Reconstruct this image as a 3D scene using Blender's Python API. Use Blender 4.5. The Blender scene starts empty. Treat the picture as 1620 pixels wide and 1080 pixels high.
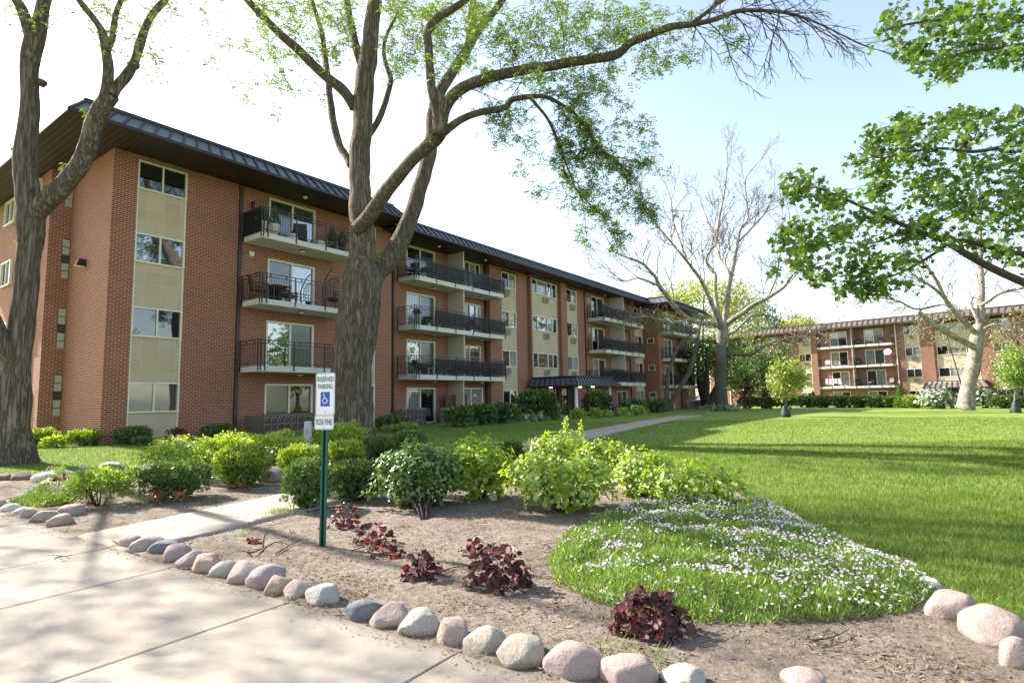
import bpy, math, random
import numpy as np
from mathutils import Vector, Matrix, noise

random.seed(7)
RNG = np.random.default_rng(11)
PI = math.pi
scene = bpy.context.scene
COL = scene.collection

# ------------------------------------------------------------------ camera model (real lens, eye 1.6 m)
F = 909.93; PITCH = 0.0990754; ROLL = -0.01811248; H = 1.6; HD = 0.6257384
cp, sp, cr, sr = math.cos(PITCH), math.sin(PITCH), math.cos(ROLL), math.sin(ROLL)
RT = np.array((cr, -sr*sp, sr*cp)); UP = np.array((-sr, -cr*sp, cr*cp)); FW = np.array((0, cp, sp))
def ray(x, y): return (x-810)/F*RT + (540-y)/F*UP + FW
def atd(x, y, d):
    r = ray(x, y); return np.array((0, 0, H)) + r*(d/r[1])
def sstep(a, b, x):
    u = np.clip((x-a)/(b-a), 0, 1); return u*u*(3-2*u)
def terrain(X, Y):
    return .3*sstep(5, 22, Y) - .5*sstep(8, 43, X)*sstep(15, 55, Y)
def ground(x, y):
    r = ray(x, y); z = 0.1
    for _ in range(12):
        k = min((z-H)/r[2], 300) if r[2] < -1e-4 else 300
        P = r*k; z = float(terrain(P[0], P[1]))
    return np.array((P[0], P[1], z))

# ------------------------------------------------------------------ object helpers
def tag(o, label=None, cat=None, group=None, kind=None):
    if label: o['label'] = label
    if cat: o['category'] = cat
    if group: o['group'] = group
    if kind: o['kind'] = kind
    return o
def empty(name, loc=(0, 0, 0), rz=0, label=None, cat=None, group=None, scale=1):
    o = bpy.data.objects.new(name, None); COL.objects.link(o)
    o.location = loc; o.rotation_euler = (0, 0, rz); o.scale = (scale,)*3
    return tag(o, label, cat, group)
def copy_tree(o, parent=None):
    c = o.copy(); COL.objects.link(c); c.parent = parent
    for ch in list(o.children): copy_tree(ch, c)
    return c

class MB:
    """collects faces and links them as ONE mesh object"""
    def __init__(s): s.v = []; s.n = 0; s.li = []; s.ls = []; s.mi = []; s.sm = []
    def add(s, V, faces, m=0, smooth=False):
        V = np.asarray(V, float); s.v.append(V)
        for f in faces:
            s.li.append(np.asarray(f, int)+s.n); s.ls.append([len(f)]); s.mi.append([m]); s.sm.append([smooth])
        s.n += len(V)
    def addk(s, P, m=0, smooth=False):           # P (n,k,3): n faces of k corners
        P = np.asarray(P, float); n, k = P.shape[:2]
        if n == 0: return
        s.v.append(P.reshape(-1, 3)); s.li.append(np.arange(n*k)+s.n); s.ls.append(np.full(n, k))
        s.mi.append(np.full(n, m) if np.isscalar(m) else np.asarray(m)); s.sm.append(np.full(n, smooth)); s.n += n*k
    def addgrid(s, V, F4, m=0, smooth=True):     # V (N,3), F4 (M,k)
        F4 = np.asarray(F4); s.v.append(np.asarray(V, float)); s.li.append(F4.ravel()+s.n); s.ls.append(np.full(len(F4), F4.shape[1]))
        s.mi.append(np.full(len(F4), m)); s.sm.append(np.full(len(F4), smooth)); s.n += len(V)
    def box(s, x0, x1, y0, y1, z0, z1, m=0):
        V = [(x, y, z) for z in (z0, z1) for y in (y0, y1) for x in (x0, x1)]
        s.add(V, [(0, 2, 3, 1), (4, 5, 7, 6), (0, 1, 5, 4), (2, 6, 7, 3), (0, 4, 6, 2), (1, 3, 7, 5)], m)
    def hexa(s, b, t, m=0):                      # b, t: four corners below and above
        s.add(list(b)+list(t), [(3, 2, 1, 0), (4, 5, 6, 7), (0, 1, 5, 4), (1, 2, 6, 5), (2, 3, 7, 6), (3, 0, 4, 7)], m)
    def tube(s, P, R, n=6, m=0, smooth=True, cap=True, jit=0.0):
        P = np.asarray(P, float); R = np.asarray(R, float)*np.ones(len(P)); k = len(P)
        T = np.gradient(P, axis=0); T /= np.linalg.norm(T, axis=1)[:, None]+1e-9
        a = np.array((0, 0, 1.)) if abs(T[0, 2]) < .9 else np.array((1., 0, 0))
        U = np.zeros_like(P); u = np.cross(T[0], a); u /= np.linalg.norm(u)
        for i in range(k):
            u = u-T[i]*np.dot(u, T[i]); u /= np.linalg.norm(u)+1e-9; U[i] = u
        W = np.cross(T, U); th = np.arange(n)*2*PI/n
        RR = R[:, None]*np.ones(n)
        if jit: RR = RR*(1+jit*np.random.default_rng(k*7+n).normal(size=(k, n)))
        V = P[:, None, :]+RR[:, :, None]*(np.cos(th)[None, :, None]*U[:, None, :]+np.sin(th)[None, :, None]*W[:, None, :])
        i = np.arange(k-1)[:, None]*n; j = np.arange(n)[None, :]; j2 = (j+1) % n
        Q = np.stack([i+j, i+j2, i+n+j2, i+n+j], -1).reshape(-1, 4)
        base = s.n
        s.addgrid(V.reshape(-1, 3), Q, m, smooth)
        if cap:
            s.li.append(np.arange(n)[::-1]+base); s.ls.append([n]); s.mi.append([m]); s.sm.append([False])
            s.li.append(np.arange(n)+base+(k-1)*n); s.ls.append([n]); s.mi.append([m]); s.sm.append([False])
    def lathe(s, prof, c=(0, 0, 0), n=16, m=0, smooth=True):
        k = len(prof); th = np.arange(n)*2*PI/n
        V = np.array([[(c[0]+r*math.cos(a), c[1]+r*math.sin(a), c[2]+z) for a in th] for r, z in prof]).reshape(-1, 3)
        i = np.arange(k-1)[:, None]*n; j = np.arange(n)[None, :]; j2 = (j+1) % n
        s.addgrid(V, np.stack([i+j, i+j2, i+n+j2, i+n+j], -1).reshape(-1, 4), m, smooth)
    def build(s, name, mats, parent=None, loc=None, rot=None):
        me = bpy.data.meshes.new(name)
        if s.n:
            V = np.concatenate(s.v); L = np.concatenate([np.asarray(x, int).ravel() for x in s.li]); S = np.concatenate([np.asarray(x, int) for x in s.ls])
            me.vertices.add(len(V)); me.vertices.foreach_set('co', V.ravel())
            me.loops.add(len(L)); me.loops.foreach_set('vertex_index', L)
            me.polygons.add(len(S)); st = np.concatenate([[0], np.cumsum(S)[:-1]])
            me.polygons.foreach_set('loop_start', st); me.polygons.foreach_set('loop_total', S)
            me.polygons.foreach_set('material_index', np.concatenate([np.asarray(x, int) for x in s.mi]))
            me.polygons.foreach_set('use_smooth', np.concatenate([np.asarray(x, bool) for x in s.sm]))
            me.update(calc_edges=True)
            # box-mapped uv in metres
            if len(V) < 60000:
                N = np.empty(len(S)*3); me.polygons.foreach_get('normal', N); N = np.abs(N.reshape(-1, 3))
                ax = np.repeat(N.argmax(1), S); co = V[L]
                UV = np.where((ax == 0)[:, None], co[:, [1, 2]], np.where((ax == 1)[:, None], co[:, [0, 2]], co[:, [0, 1]]))
                uv = me.uv_layers.new(name='UVMap'); uv.data.foreach_set('uv', UV.ravel())
        for m in (mats if isinstance(mats, (list, tuple)) else [mats]): me.materials.append(m)
        o = bpy.data.objects.new(name, me); COL.objects.link(o)
        if parent is not None: o.parent = parent
        if loc is not None: o.location = loc
        if rot is not None: o.rotation_euler = rot
        return o

# ------------------------------------------------------------------ materials
class NT:
    def __init__(s, name):
        s.m = bpy.data.materials.new(name); s.m.use_nodes = True; s.t = s.m.node_tree; s.t.nodes.clear()
        s.out = s.n('ShaderNodeOutputMaterial')
    def n(s, typ, ins=None, **kw):
        nd = s.t.nodes.new(typ)
        for k, v in kw.items(): setattr(nd, k, v)
        for k, v in (ins or {}).items(): s.set(nd.inputs[k], v)
        return nd
    def set(s, sock, v):
        if hasattr(v, 'is_output') or isinstance(v, bpy.types.NodeSocket): s.t.links.new(v, sock)
        elif isinstance(v, bpy.types.Node): s.t.links.new(v.outputs[0], sock)
        else:
            if isinstance(v, (tuple, list)) and len(v) == 3 and sock.type == 'RGBA': v = (*v, 1)
            sock.default_value = v
    def surf(s, sh): s.t.links.new(sh.outputs[0], s.out.inputs[0]); return s.m
    def ramp(s, fac, stops, interp='LINEAR'):
        r = s.n('ShaderNodeValToRGB'); e = r.color_ramp.elements; r.color_ramp.interpolation = interp
        while len(e) < len(stops): e.new(.5)
        for k, (p, c) in zip(e, stops): k.position = p; k.color = (*c, 1) if len(c) == 3 else c
        s.set(r.inputs[0], fac); return r.outputs[0]
    def noise(s, scale, vec=None, detail=4, rough=.55):
        nd = s.n('ShaderNodeTexNoise', {'Scale': scale, 'Detail': detail, 'Roughness': rough})
        if vec is not None: s.set(nd.inputs['Vector'], vec)
        return nd.outputs['Fac']
    def mix(s, f, a, b, bt='MIX'):
        nd = s.n('ShaderNodeMix', data_type='RGBA', blend_type=bt)
        s.set(nd.inputs[0], f); s.set(nd.inputs[6], a); s.set(nd.inputs[7], b); return nd.outputs[2]
    def math(s, op, a, b=0.0):
        nd = s.n('ShaderNodeMath', operation=op); s.set(nd.inputs[0], a); s.set(nd.inputs[1], b); return nd.outputs[0]
    def obj(s): return s.n('ShaderNodeTexCoord').outputs['Object']
    def uv(s): return s.n('ShaderNodeTexCoord').outputs['UV']
    def pos(s): return s.n('ShaderNodeNewGeometry').outputs['Position']
    def rnd(s): return s.n('ShaderNodeNewGeometry').outputs['Random Per Island']
    def mapv(s, vec, scale): return s.n('ShaderNodeMapping', {'Vector': vec, 'Scale': scale}).outputs[0]
    def bump(s, h, dist=.01, st=1.0): return s.n('ShaderNodeBump', {'Height': h, 'Distance': dist, 'Strength': st}).outputs[0]
    def bsdf(s, col, rough=.7, nrm=None, metal=0, spec=.5, **kw):
        b = s.n('ShaderNodeBsdfPrincipled', {'Base Color': col, 'Roughness': rough, 'Metallic': metal, 'Specular IOR Level': spec})
        if nrm is not None: s.set(b.inputs['Normal'], nrm)
        for k, v in kw.items(): s.set(b.inputs[k], v)
        return b
def plain(name, col, rough=.6, metal=0, var=.15, sc=6, spec=.5, bump=0):
    t = NT(name); f = t.noise(sc, t.obj())
    c = t.mix(f, tuple(v*(1-var) for v in col), tuple(min(1, v*(1+var)) for v in col))
    return t.surf(t.bsdf(c, rough, t.bump(t.noise(sc*8, t.obj()), bump) if bump else None, metal, spec))
def brick_mat(name, c1, c2, mortar, dark):
    t = NT(name); u = t.uv()
    br = t.n('ShaderNodeTexBrick', {'Vector': u, 'Color1': c1, 'Color2': c2, 'Mortar': mortar, 'Scale': 1.0, 'Mortar Size': .0085, 'Mortar Smooth': .15, 'Bias': -.1, 'Brick Width': .215, 'Row Height': .075}, offset=.5)
    br2 = t.n('ShaderNodeTexBrick', {'Vector': u, 'Color1': (0, 0, 0), 'Color2': (1, 1, 1), 'Mortar': (.5, .5, .5), 'Scale': 1.0, 'Mortar Size': 0.0, 'Bias': -.55, 'Brick Width': .215, 'Row Height': .075}, offset=.5)
    inv = t.math('SUBTRACT', 1.0, br.outputs['Fac'])
    dk = t.math('MULTIPLY', t.math('GREATER_THAN', br2.outputs['Color'], .62), inv)
    c = t.mix(t.math('MULTIPLY', dk, .75), br.outputs['Color'], dark)
    c = t.mix(t.math('MULTIPLY', t.ramp(t.noise(.6, u, 6, .7), [(.35, (0, 0, 0)), (.7, (1, 1, 1))]), .35), c, t.mix(.55, c, (.10, .04, .028)), 'MIX')
    c = t.mix(.5, c, t.mix(t.noise(9, u), (.35, .35, .35), (.65, .65, .65)), 'OVERLAY')
    return t.surf(t.bsdf(c, .85, t.bump(inv, .006, .8)))
def leaf_mat(name, a, b, trans=.4, rough=.45, back=None, gloss=.06):
    t = NT(name)
    c = t.ramp(t.rnd(), [(0, a), (.6, tuple((x+y)/2 for x, y in zip(a, b))), (1, b)])
    d = t.n('ShaderNodeBsdfDiffuse', {'Color': c}); tr = t.n('ShaderNodeBsdfTranslucent', {'Color': t.mix(1.0, c, back or (1.25, 1.25, .5), 'MULTIPLY') if True else c})
    m = t.n('ShaderNodeMixShader', {0: trans}); t.t.links.new(d.outputs[0], m.inputs[1]); t.t.links.new(tr.outputs[0], m.inputs[2])
    g = t.n('ShaderNodeBsdfGlossy', {'Color': (1, 1, 1, 1), 'Roughness': rough})
    m2 = t.n('ShaderNodeMixShader', {0: gloss}); t.t.links.new(m.outputs[0], m2.inputs[1]); t.t.links.new(g.outputs[0], m2.inputs[2])
    return t.surf(m2)
def bark_mat(name, a, b, c, ridge=18, stretch=.12, dist=.05):
    t = NT(name); o = t.obj(); v = t.mapv(o, (1, 1, stretch))
    wv = t.n('ShaderNodeTexNoise', {'Vector': v, 'Scale': ridge*.55, 'Detail': 3.0, 'Roughness': .6, 'Lacunarity': 2.1, 'Distortion': .35}).outputs['Fac']
    rid = t.math('ABSOLUTE', t.math('SUBTRACT', wv, .5))
    wv2 = t.n('ShaderNodeTexNoise', {'Vector': t.mapv(v, (1, 1, 1.6)), 'Scale': ridge*1.3, 'Detail': 4.0, 'Roughness': .65}).outputs['Fac']
    n1 = t.noise(ridge*4, t.mapv(o, (1, 1, .4)), 5, .7)
    h = t.math('ADD', t.math('ADD', t.math('MULTIPLY', t.math('MINIMUM', rid, .16), 4.2), t.math('MULTIPLY', t.math('ABSOLUTE', t.math('SUBTRACT', wv2, .5)), 1.5)), t.math('MULTIPLY', n1, .3))
    col = t.ramp(h, [(.18, a), (.5, b), (.95, c)])
    col = t.mix(t.math('MULTIPLY', t.noise(.9, o), .5), col, t.mix(t.noise(3, o), b, (b[0]*1.15, b[1]*.85, b[2]*.7)))
    return t.surf(t.bsdf(col, .9, t.bump(h, dist, 1.0), spec=.2))
def stone_mat(name, a, b, sp_=(.10, .085, .08), speck=130):
    t = NT(name); o = t.obj()
    c = t.ramp(t.noise(5, o, 6, .65), [(.3, a), (.7, b)])
    f = t.ramp(t.noise(speck, o, 2, .6), [(.40, (1, 1, 1)), (.47, (0, 0, 0))])
    c = t.mix(t.math('MULTIPLY', f, .34), c, sp_)
    g = t.ramp(t.noise(speck*.8, t.mapv(o, (1.1, .9, 1.2)), 2, .6), [(.57, (0, 0, 0)), (.65, (1, 1, 1))])
    c = t.mix(t.math('MULTIPLY', g, .28), c, tuple(min(1, x*1.45) for x in b))
    c = t.mix(t.math('MULTIPLY', t.ramp(t.noise(5, o, 6, .65), [(.48, (0, 0, 0)), (.72, (1, 1, 1))]), .45), c, (.19, .155, .12))
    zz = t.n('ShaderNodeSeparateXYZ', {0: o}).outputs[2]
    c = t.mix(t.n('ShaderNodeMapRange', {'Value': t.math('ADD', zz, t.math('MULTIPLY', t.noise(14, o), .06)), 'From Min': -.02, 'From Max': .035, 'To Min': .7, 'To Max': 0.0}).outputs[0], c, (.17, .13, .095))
    h = t.math('ADD', t.noise(9, o, 8, .7), t.math('MULTIPLY', t.noise(60, o, 3), .25))
    return t.surf(t.bsdf(c, .8, t.bump(h, .02, .9), spec=.3))
def glass_mat(name, inner, refl=.3, stripes=None, rough=.02):
    t = NT(name)
    c = t.mix(t.noise(1.3, t.obj(), 3), tuple(v*.7 for v in inner), inner)
    if stripes:
        w = t.n('ShaderNodeTexWave', {'Vector': t.uv(), 'Scale': stripes, 'Distortion': .4}, wave_type='BANDS', bands_direction='X').outputs['Fac']
        c = t.mix(t.ramp(w, [(.25, (0, 0, 0)), (.6, (1, 1, 1))]), tuple(v*.45 for v in inner), c)
    d = t.n('ShaderNodeBsdfDiffuse', {'Color': c}); 
    nb = t.bump(t.noise(.7, t.obj(), 2), .02, .25)
    g = t.n('ShaderNodeBsdfGlossy', {'Color': (.95, .97, 1, 1), 'Roughness': rough, 'Normal': nb})
    fr = t.n('ShaderNodeFresnel', {'IOR': 1.5})
    fac = t.math('MINIMUM', t.math('ADD', t.math('MULTIPLY', fr.outputs[0], 1.2), refl), 1.0)
    m = t.n('ShaderNodeMixShader', {0: fac}); t.t.links.new(d.outputs[0], m.inputs[1]); t.t.links.new(g.outputs[0], m.inputs[2])
    return t.surf(m)

M = {}
M['brick'] = brick_mat('red brick', (.205, .046, .022), (.29, .078, .038), (.50, .385, .285), (.07, .028, .02))
M['brick_far'] = brick_mat('far red brick', (.195, .070, .046), (.27, .105, .068), (.36, .28, .22), (.11, .045, .033))  # distance haze put into the colour: paler, less saturated than the near brick
def panel_mat():
    t = NT('limestone panel'); u = t.uv()
    br = t.n('ShaderNodeTexBrick', {'Vector': u, 'Color1': (.49, .395, .275), 'Color2': (.56, .465, .345), 'Mortar': (.64, .56, .45), 'Scale': 1.0, 'Mortar Size': .009, 'Brick Width': .58, 'Row Height': .46, 'Mortar Smooth': .3}, offset=.0)
    c = t.mix(t.math('MULTIPLY', t.noise(4, t.mapv(u, (2.5, .6, 1)), 5, .7), .45), br.outputs['Color'], (.36, .265, .155))
    return t.surf(t.bsdf(c, .85, t.bump(br.outputs['Fac'], .004)))
M['panel'] = panel_mat()
M['concrete_light'] = plain('painted balcony concrete', (.60, .58, .55), .8, var=.12, sc=1.5)
M['divider'] = plain('beige partition', (.50, .45, .37), .8, var=.08, sc=2)
M['soffit'] = None
def soffit_mat():
    t = NT('brown slatted soffit'); u = t.uv()
    w = t.n('ShaderNodeTexWave', {'Vector': u, 'Scale': 1.6}, wave_type='BANDS', bands_direction='X').outputs['Fac']
    f = t.ramp(w, [(.80, (0, 0, 0)), (.92, (1, 1, 1))])
    return t.surf(t.bsdf(t.mix(f, (.026, .0135, .011), (.008, .004, .0035)), .5, t.bump(t.math('SUBTRACT', 1.0, f), .01)))
M['soffit'] = soffit_mat()
M['roof_metal'] = plain('blue black roof metal', (.125, .135, .165), .42, metal=.3, var=.1, sc=.8)
M['roof_dark'] = plain('dark roof seam', (.012, .012, .016), .5, var=.1)
M['roof_flat'] = plain('gravel flat roof', (.25, .23, .2), .9)
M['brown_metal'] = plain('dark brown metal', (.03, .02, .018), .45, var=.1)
M['roof_brown'] = plain('brown roof batten', (.045, .03, .027), .6, var=.15)
M['roof_tan'] = plain('weathered brown roof panel', (.17, .14, .13), .6, var=.2)
M['frame'] = plain('aluminium window frame', (.70, .67, .58), .45, var=.06)
M['frame_white'] = plain('white window frame', (.78, .76, .70), .45, var=.06)
M['black_metal'] = plain('black railing metal', (.012, .012, .014), .4, var=.1)
def mesh_mat():
    t = NT('black mesh screen')
    d = t.bsdf((.012, .013, .02), .6); tr = t.n('ShaderNodeBsdfTransparent')
    m = t.n('ShaderNodeMixShader', {0: .62}); t.t.links.new(tr.outputs[0], m.inputs[1]); t.t.links.new(d.outputs[0], m.inputs[2])
    return t.surf(m)
M['screen'] = mesh_mat()
M['screen_dark'] = plain('dark privacy fabric', (.014, .017, .02), .7)
M['glass_dark'] = glass_mat('dark window glass', (.012, .013, .015), .07)
M['glass_sky'] = glass_mat('bright reflecting glass', (.03, .035, .045), .24)
M['glass_curtain'] = glass_mat('curtained glass', (.30, .31, .29), .08, 1.6)
M['glass_blind'] = glass_mat('vertical blind glass', (.10, .11, .10), .09, 3.2)
M['glass_screen'] = glass_mat('insect screened glass', (.025, .03, .035), .06, rough=.15)
M['glass_block'] = plain('glass block', (.42, .42, .33), .25, var=.2, sc=12)
M['ac'] = plain('beige air conditioner', (.38, .34, .28), .6)
M['ac_grille'] = plain('dark grille', (.05, .045, .04), .6)
M['white'] = plain('white paint', (.74, .74, .72), .5, var=.05)
M['block'] = plain('brown decorative block', (.15, .125, .105), .85, var=.2, bump=.004)
M['wood'] = plain('brown wood', (.10, .045, .025), .6, var=.3, sc=4)
M['wicker'] = plain('dark grey wicker', (.03, .03, .035), .7, bump=.004)
M['cushion'] = plain('grey cushion', (.25, .24, .23), .9)
M['red_fabric'] = plain('red fabric', (.32, .02, .025), .8)
M['blue_fabric'] = plain('navy fabric', (.02, .03, .09), .8)
M['purple'] = plain('purple fabric', (.30, .10, .45), .8)
M['lilac_cloth'] = plain('white and lilac cloth', (.55, .48, .60), .8, var=.3, sc=14)
M['pot_white'] = plain('white ceramic', (.74, .72, .68), .4)
M['pot_teal'] = plain('teal ceramic', (.03, .16, .16), .35)
M['pot_green'] = plain('green plastic', (.03, .40, .12), .4)
M['terracotta'] = plain('terracotta', (.35, .13, .06), .8)
M['lamp'] = plain('frosted lamp glass', (.75, .72, .62), .3)
def glow_mat():
    t = NT('lit warm lamp'); e = t.n('ShaderNodeEmission', {'Color': (1, .72, .35, 1), 'Strength': 6}); return t.surf(e)
M['glow'] = glow_mat()
M['green_post'] = plain('green painted steel', (.008, .095, .065), .4, var=.15, sc=20)
M['sign_white'] = plain('white sign sheet', (.78, .78, .80), .35, var=.03)
M['sign_green'] = plain('sign green ink', (.008, .085, .05), .5, var=.05)
M['sign_blue'] = plain('sign blue ink', (.02, .055, .42), .4, var=.08)
M['bolt'] = plain('galvanised bolt', (.35, .33, .32), .4, metal=.7)
M['util'] = plain('grey green utility post', (.42, .47, .45), .6)
M['rubber_green'] = plain('dark green watering bag', (.012, .025, .018), .45, bump=.02)
M['car_white'] = plain('white car paint', (.75, .76, .78), .25, var=.03)
M['tyre'] = plain('black rubber', (.015, .015, .015), .8)
M['chrome'] = plain('grey wheel metal', (.4, .4, .42), .3, metal=.8)
M['car_glass'] = glass_mat('car glass', (.02, .025, .03), .3)
M['bark'] = bark_mat('honey locust bark', (.032, .025, .019), (.165, .135, .105), (.33, .28, .225), 19, .06, .06)
M['bark_twig'] = plain('dark twig bark', (.045, .033, .026), .9, var=.3, sc=20)
M['bark_maple'] = plain('maple branch bark', (.055, .043, .036), .9, var=.3, sc=15)
M['bark_lean'] = plain('grey brown bark', (.10, .085, .065), .9, var=.3, sc=9)
def syc_mat(name, dark):
    t = NT(name); o = t.obj()
    z = t.n('ShaderNodeSeparateXYZ', {0: o}).outputs[2]
    n = t.noise(2.6, t.mapv(o, (1, 1, .55)), 5, .6); n2 = t.noise(7, t.mapv(o, (1.2, 1, .7)), 4, .6)
    c = t.ramp(n, [(.34, (.10, .082, .06)), (.45, (.24, .205, .16)), (.62, (.37, .34, .28))])
    c = t.mix(t.ramp(n2, [(.52, (0, 0, 0)), (.58, (1, 1, 1))]), c, (.19, .17, .125))
    f = t.ramp(t.math('ADD', z, t.math('MULTIPLY', t.noise(3, o), 2.0)), [(0, (1, 1, 1)), (1, (1, 1, 1))])
    lo = t.n('ShaderNodeMapRange', {'Value': t.math('ADD', z, t.math('MULTIPLY', t.noise(2, o), 3.0)), 'From Min': dark-1, 'From Max': dark+2.5, 'To Min': 1.0, 'To Max': 0.0}).outputs[0]
    c = t.mix(lo, c, t.mix(t.noise(14, o, 5, .7), (.05, .04, .032), (.15, .125, .10)))
    return t.surf(t.bsdf(c, .85, t.bump(n2, .03, .6), spec=.2))
M['bark_syc'] = syc_mat('sycamore bark dark foot', 6.5)
M['bark_syc_pale'] = syc_mat('pale mottled sycamore bark', -6)
M['twig_syc'] = plain('pale sycamore twig', (.20, .165, .135), .9, var=.25, sc=2)
M['twig_syc_pink'] = plain('pinkish budding twig', (.20, .145, .12), .9, var=.25, sc=2)
M['locust_leaf'] = leaf_mat('honey locust leaf', (.085, .15, .018), (.22, .30, .035), .45)
M['maple_leaf'] = leaf_mat('maple leaf', (.042, .10, .014), (.16, .26, .032), .40, .35)
M['yew'] = leaf_mat('yew needle', (.07, .14, .022), (.21, .30, .035), .35)
M['yew_dark'] = leaf_mat('dark yew needle', (.042, .088, .02), (.12, .20, .034), .3)
M['bright_leaf'] = leaf_mat('yellow green leaf and sunlit top', (.28, .37, .028), (.48, .55, .06), .45)  # yellow green leaf; on yew tops it paints the sunlight into the colour
M['hyd'] = leaf_mat('bright hydrangea leaf', (.18, .29, .028), (.42, .52, .065), .45, .35)
M['hyd_dark'] = leaf_mat('deep green shrub leaf', (.075, .15, .038), (.19, .29, .07), .38, .35)
M['euon'] = leaf_mat('loose shrub leaf', (.11, .19, .028), (.28, .37, .06), .4)
M['heuchera'] = leaf_mat('dark purple leaf', (.034, .014, .015), (.12, .048, .045), .2, .45, (1.6, .5, .5), .018)
M['heuchera_red'] = leaf_mat('red heuchera leaf', (.15, .018, .018), (.30, .05, .035), .35, .35, (1.5, .5, .4))
M['hosta'] = leaf_mat('variegated hosta leaf', (.15, .24, .10), (.42, .48, .30), .3)
def grass_mat():
    t = NT('grass blade'); p = t.pos()
    c = t.ramp(t.rnd(), [(0, (.055, .115, .018)), (.5, (.16, .25, .042)), (.85, (.30, .37, .085)), (1, (.46, .47, .20))])
    c = t.mix(t.ramp(t.noise(1.1, p, 5, .65), [(.4, (0, 0, 0)), (.65, (1, 1, 1))]), c, t.mix(.5, c, (.10, .19, .025)))
    c = t.mix(t.math('MULTIPLY', t.ramp(t.noise(3.3, p, 4, .6), [(.55, (0, 0, 0)), (.75, (1, 1, 1))]), .5), c, (.36, .36, .13))
    d = t.n('ShaderNodeBsdfDiffuse', {'Color': c}); tr = t.n('ShaderNodeBsdfTranslucent', {'Color': c})
    m = t.n('ShaderNodeMixShader', {0: .35}); t.t.links.new(d.outputs[0], m.inputs[1]); t.t.links.new(tr.outputs[0], m.inputs[2]); return t.surf(m)
M['grass_blade'] = grass_mat()
M['phlox_leaf'] = leaf_mat('phlox foliage', (.085, .165, .022), (.27, .37, .055), .4)
M['phlox_flower'] = leaf_mat('pale lilac petal', (.58, .46, .62), (.84, .79, .82), .3, .6, (1, 1, 1), 0)
M['lilac_flower'] = leaf_mat('white lilac bloom', (.55, .50, .55), (.78, .74, .76), .3, .6, (1, 1, 1), 0)
M['dry'] = leaf_mat('rust brown dry needle', (.14, .045, .015), (.28, .10, .03), .2)
M['far_green'] = leaf_mat('far green leaf', (.065, .13, .018), (.16, .25, .035), .4)
M['far_yellow'] = leaf_mat('far yellow green leaf', (.24, .29, .05), (.44, .46, .11), .45)
M['far_teal'] = leaf_mat('far bluish green leaf', (.05, .12, .05), (.12, .22, .09), .35)
M['far_purple'] = leaf_mat('far purple leaf', (.06, .025, .02), (.14, .06, .04), .3, back=(1.3, .7, .6))
M['far_olive'] = leaf_mat('far olive leaf', (.17, .15, .06), (.34, .30, .14), .35)
M['young_leaf'] = leaf_mat('young yellow green leaf', (.19, .25, .03), (.40, .44, .09), .42)
M['young_green'] = leaf_mat('young green leaf', (.12, .22, .02), (.26, .36, .05), .45)
M['bud'] = leaf_mat('pinkish bud', (.22, .13, .105), (.36, .24, .20), .35, back=(1, 1, 1))
def lawn_mat():
    t = NT('lawn turf'); p = t.pos()
    c = t.ramp(t.noise(28, p, 5, .7), [(.3, (.080, .148, .024)), (.55, (.175, .258, .048)), (.8, (.31, .375, .10))])
    c = t.mix(t.math('MULTIPLY', t.ramp(t.noise(1.6, p, 6, .7), [(.5, (0, 0, 0)), (.72, (1, 1, 1))]), .6), c, t.mix(.5, c, (.07, .13, .02)))
    c = t.mix(t.ramp(t.noise(.35, p, 5, .65), [(.35, (0, 0, 0)), (.65, (1, 1, 1))]), c, t.mix(.45, c, (.27, .305, .07)))
    return t.surf(t.bsdf(c, .9, t.bump(t.noise(70, p, 4, .8), .03, 1.0), spec=.1))
M['lawn'] = lawn_mat()
def soil_mat():
    t = NT('dry garden soil'); p = t.pos()
    c = t.ramp(t.noise(14, p, 8, .72), [(.28, (.16, .128, .10)), (.5, (.33, .275, .225)), (.72, (.50, .43, .365))])
    c = t.mix(t.ramp(t.noise(1.3, p, 5, .65), [(.42, (0, 0, 0)), (.62, (1, 1, 1))]), c, t.mix(.4, c, (.17, .13, .10)))
    f = t.ramp(t.n('ShaderNodeTexVoronoi', {'Vector': p, 'Scale': 55}).outputs['Distance'], [(.12, (1, 1, 1)), (.2, (0, 0, 0))])
    c = t.mix(t.math('MULTIPLY', f, .35), c, (.45, .40, .34))
    h = t.math('ADD', t.noise(24, p, 9, .75), t.math('MULTIPLY', t.noise(4, p, 3), 1.5))
    return t.surf(t.bsdf(c, .95, t.bump(h, .09, 1.0), spec=.1))
M['soil'] = soil_mat()
def pave_mat(name, base):
    t = NT(name); p = t.pos()
    c = t.mix(t.noise(.8, p, 5, .6), tuple(v*.86 for v in base), tuple(v*1.1 for v in base))
    c = t.mix(t.ramp(t.noise(160, p, 3, .7), [(.35, (1, 1, 1)), (.5, (0, 0, 0))]), c, t.mix(.3, c, (.2, .17, .14)))
    c = t.mix(t.math('MULTIPLY', t.ramp(t.noise(2.7, p, 6, .7), [(.48, (0, 0, 0)), (.75, (1, 1, 1))]), .6), c, tuple(v*.68 for v in base))
    c = t.mix(t.math('MULTIPLY', t.ramp(t.noise(26, p, 4, .7), [(.62, (0, 0, 0)), (.70, (1, 1, 1))]), .35), c, tuple(v*.5 for v in base))
    return t.surf(t.bsdf(c, .85, t.bump(t.noise(220, p, 3, .7), .004, .6), spec=.25))
M['pave'] = pave_mat('driveway concrete', (.33, .292, .25))
M['walk'] = pave_mat('walkway concrete', (.37, .322, .262))
M['walk_far'] = pave_mat('far walkway concrete', (.46, .42, .38))
M['joint'] = plain('dark pavement joint', (.13, .10, .08), .95)
M['chip'] = leaf_mat('wood chip', (.05, .035, .026), (.30, .235, .18), .0, gloss=0)
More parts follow.
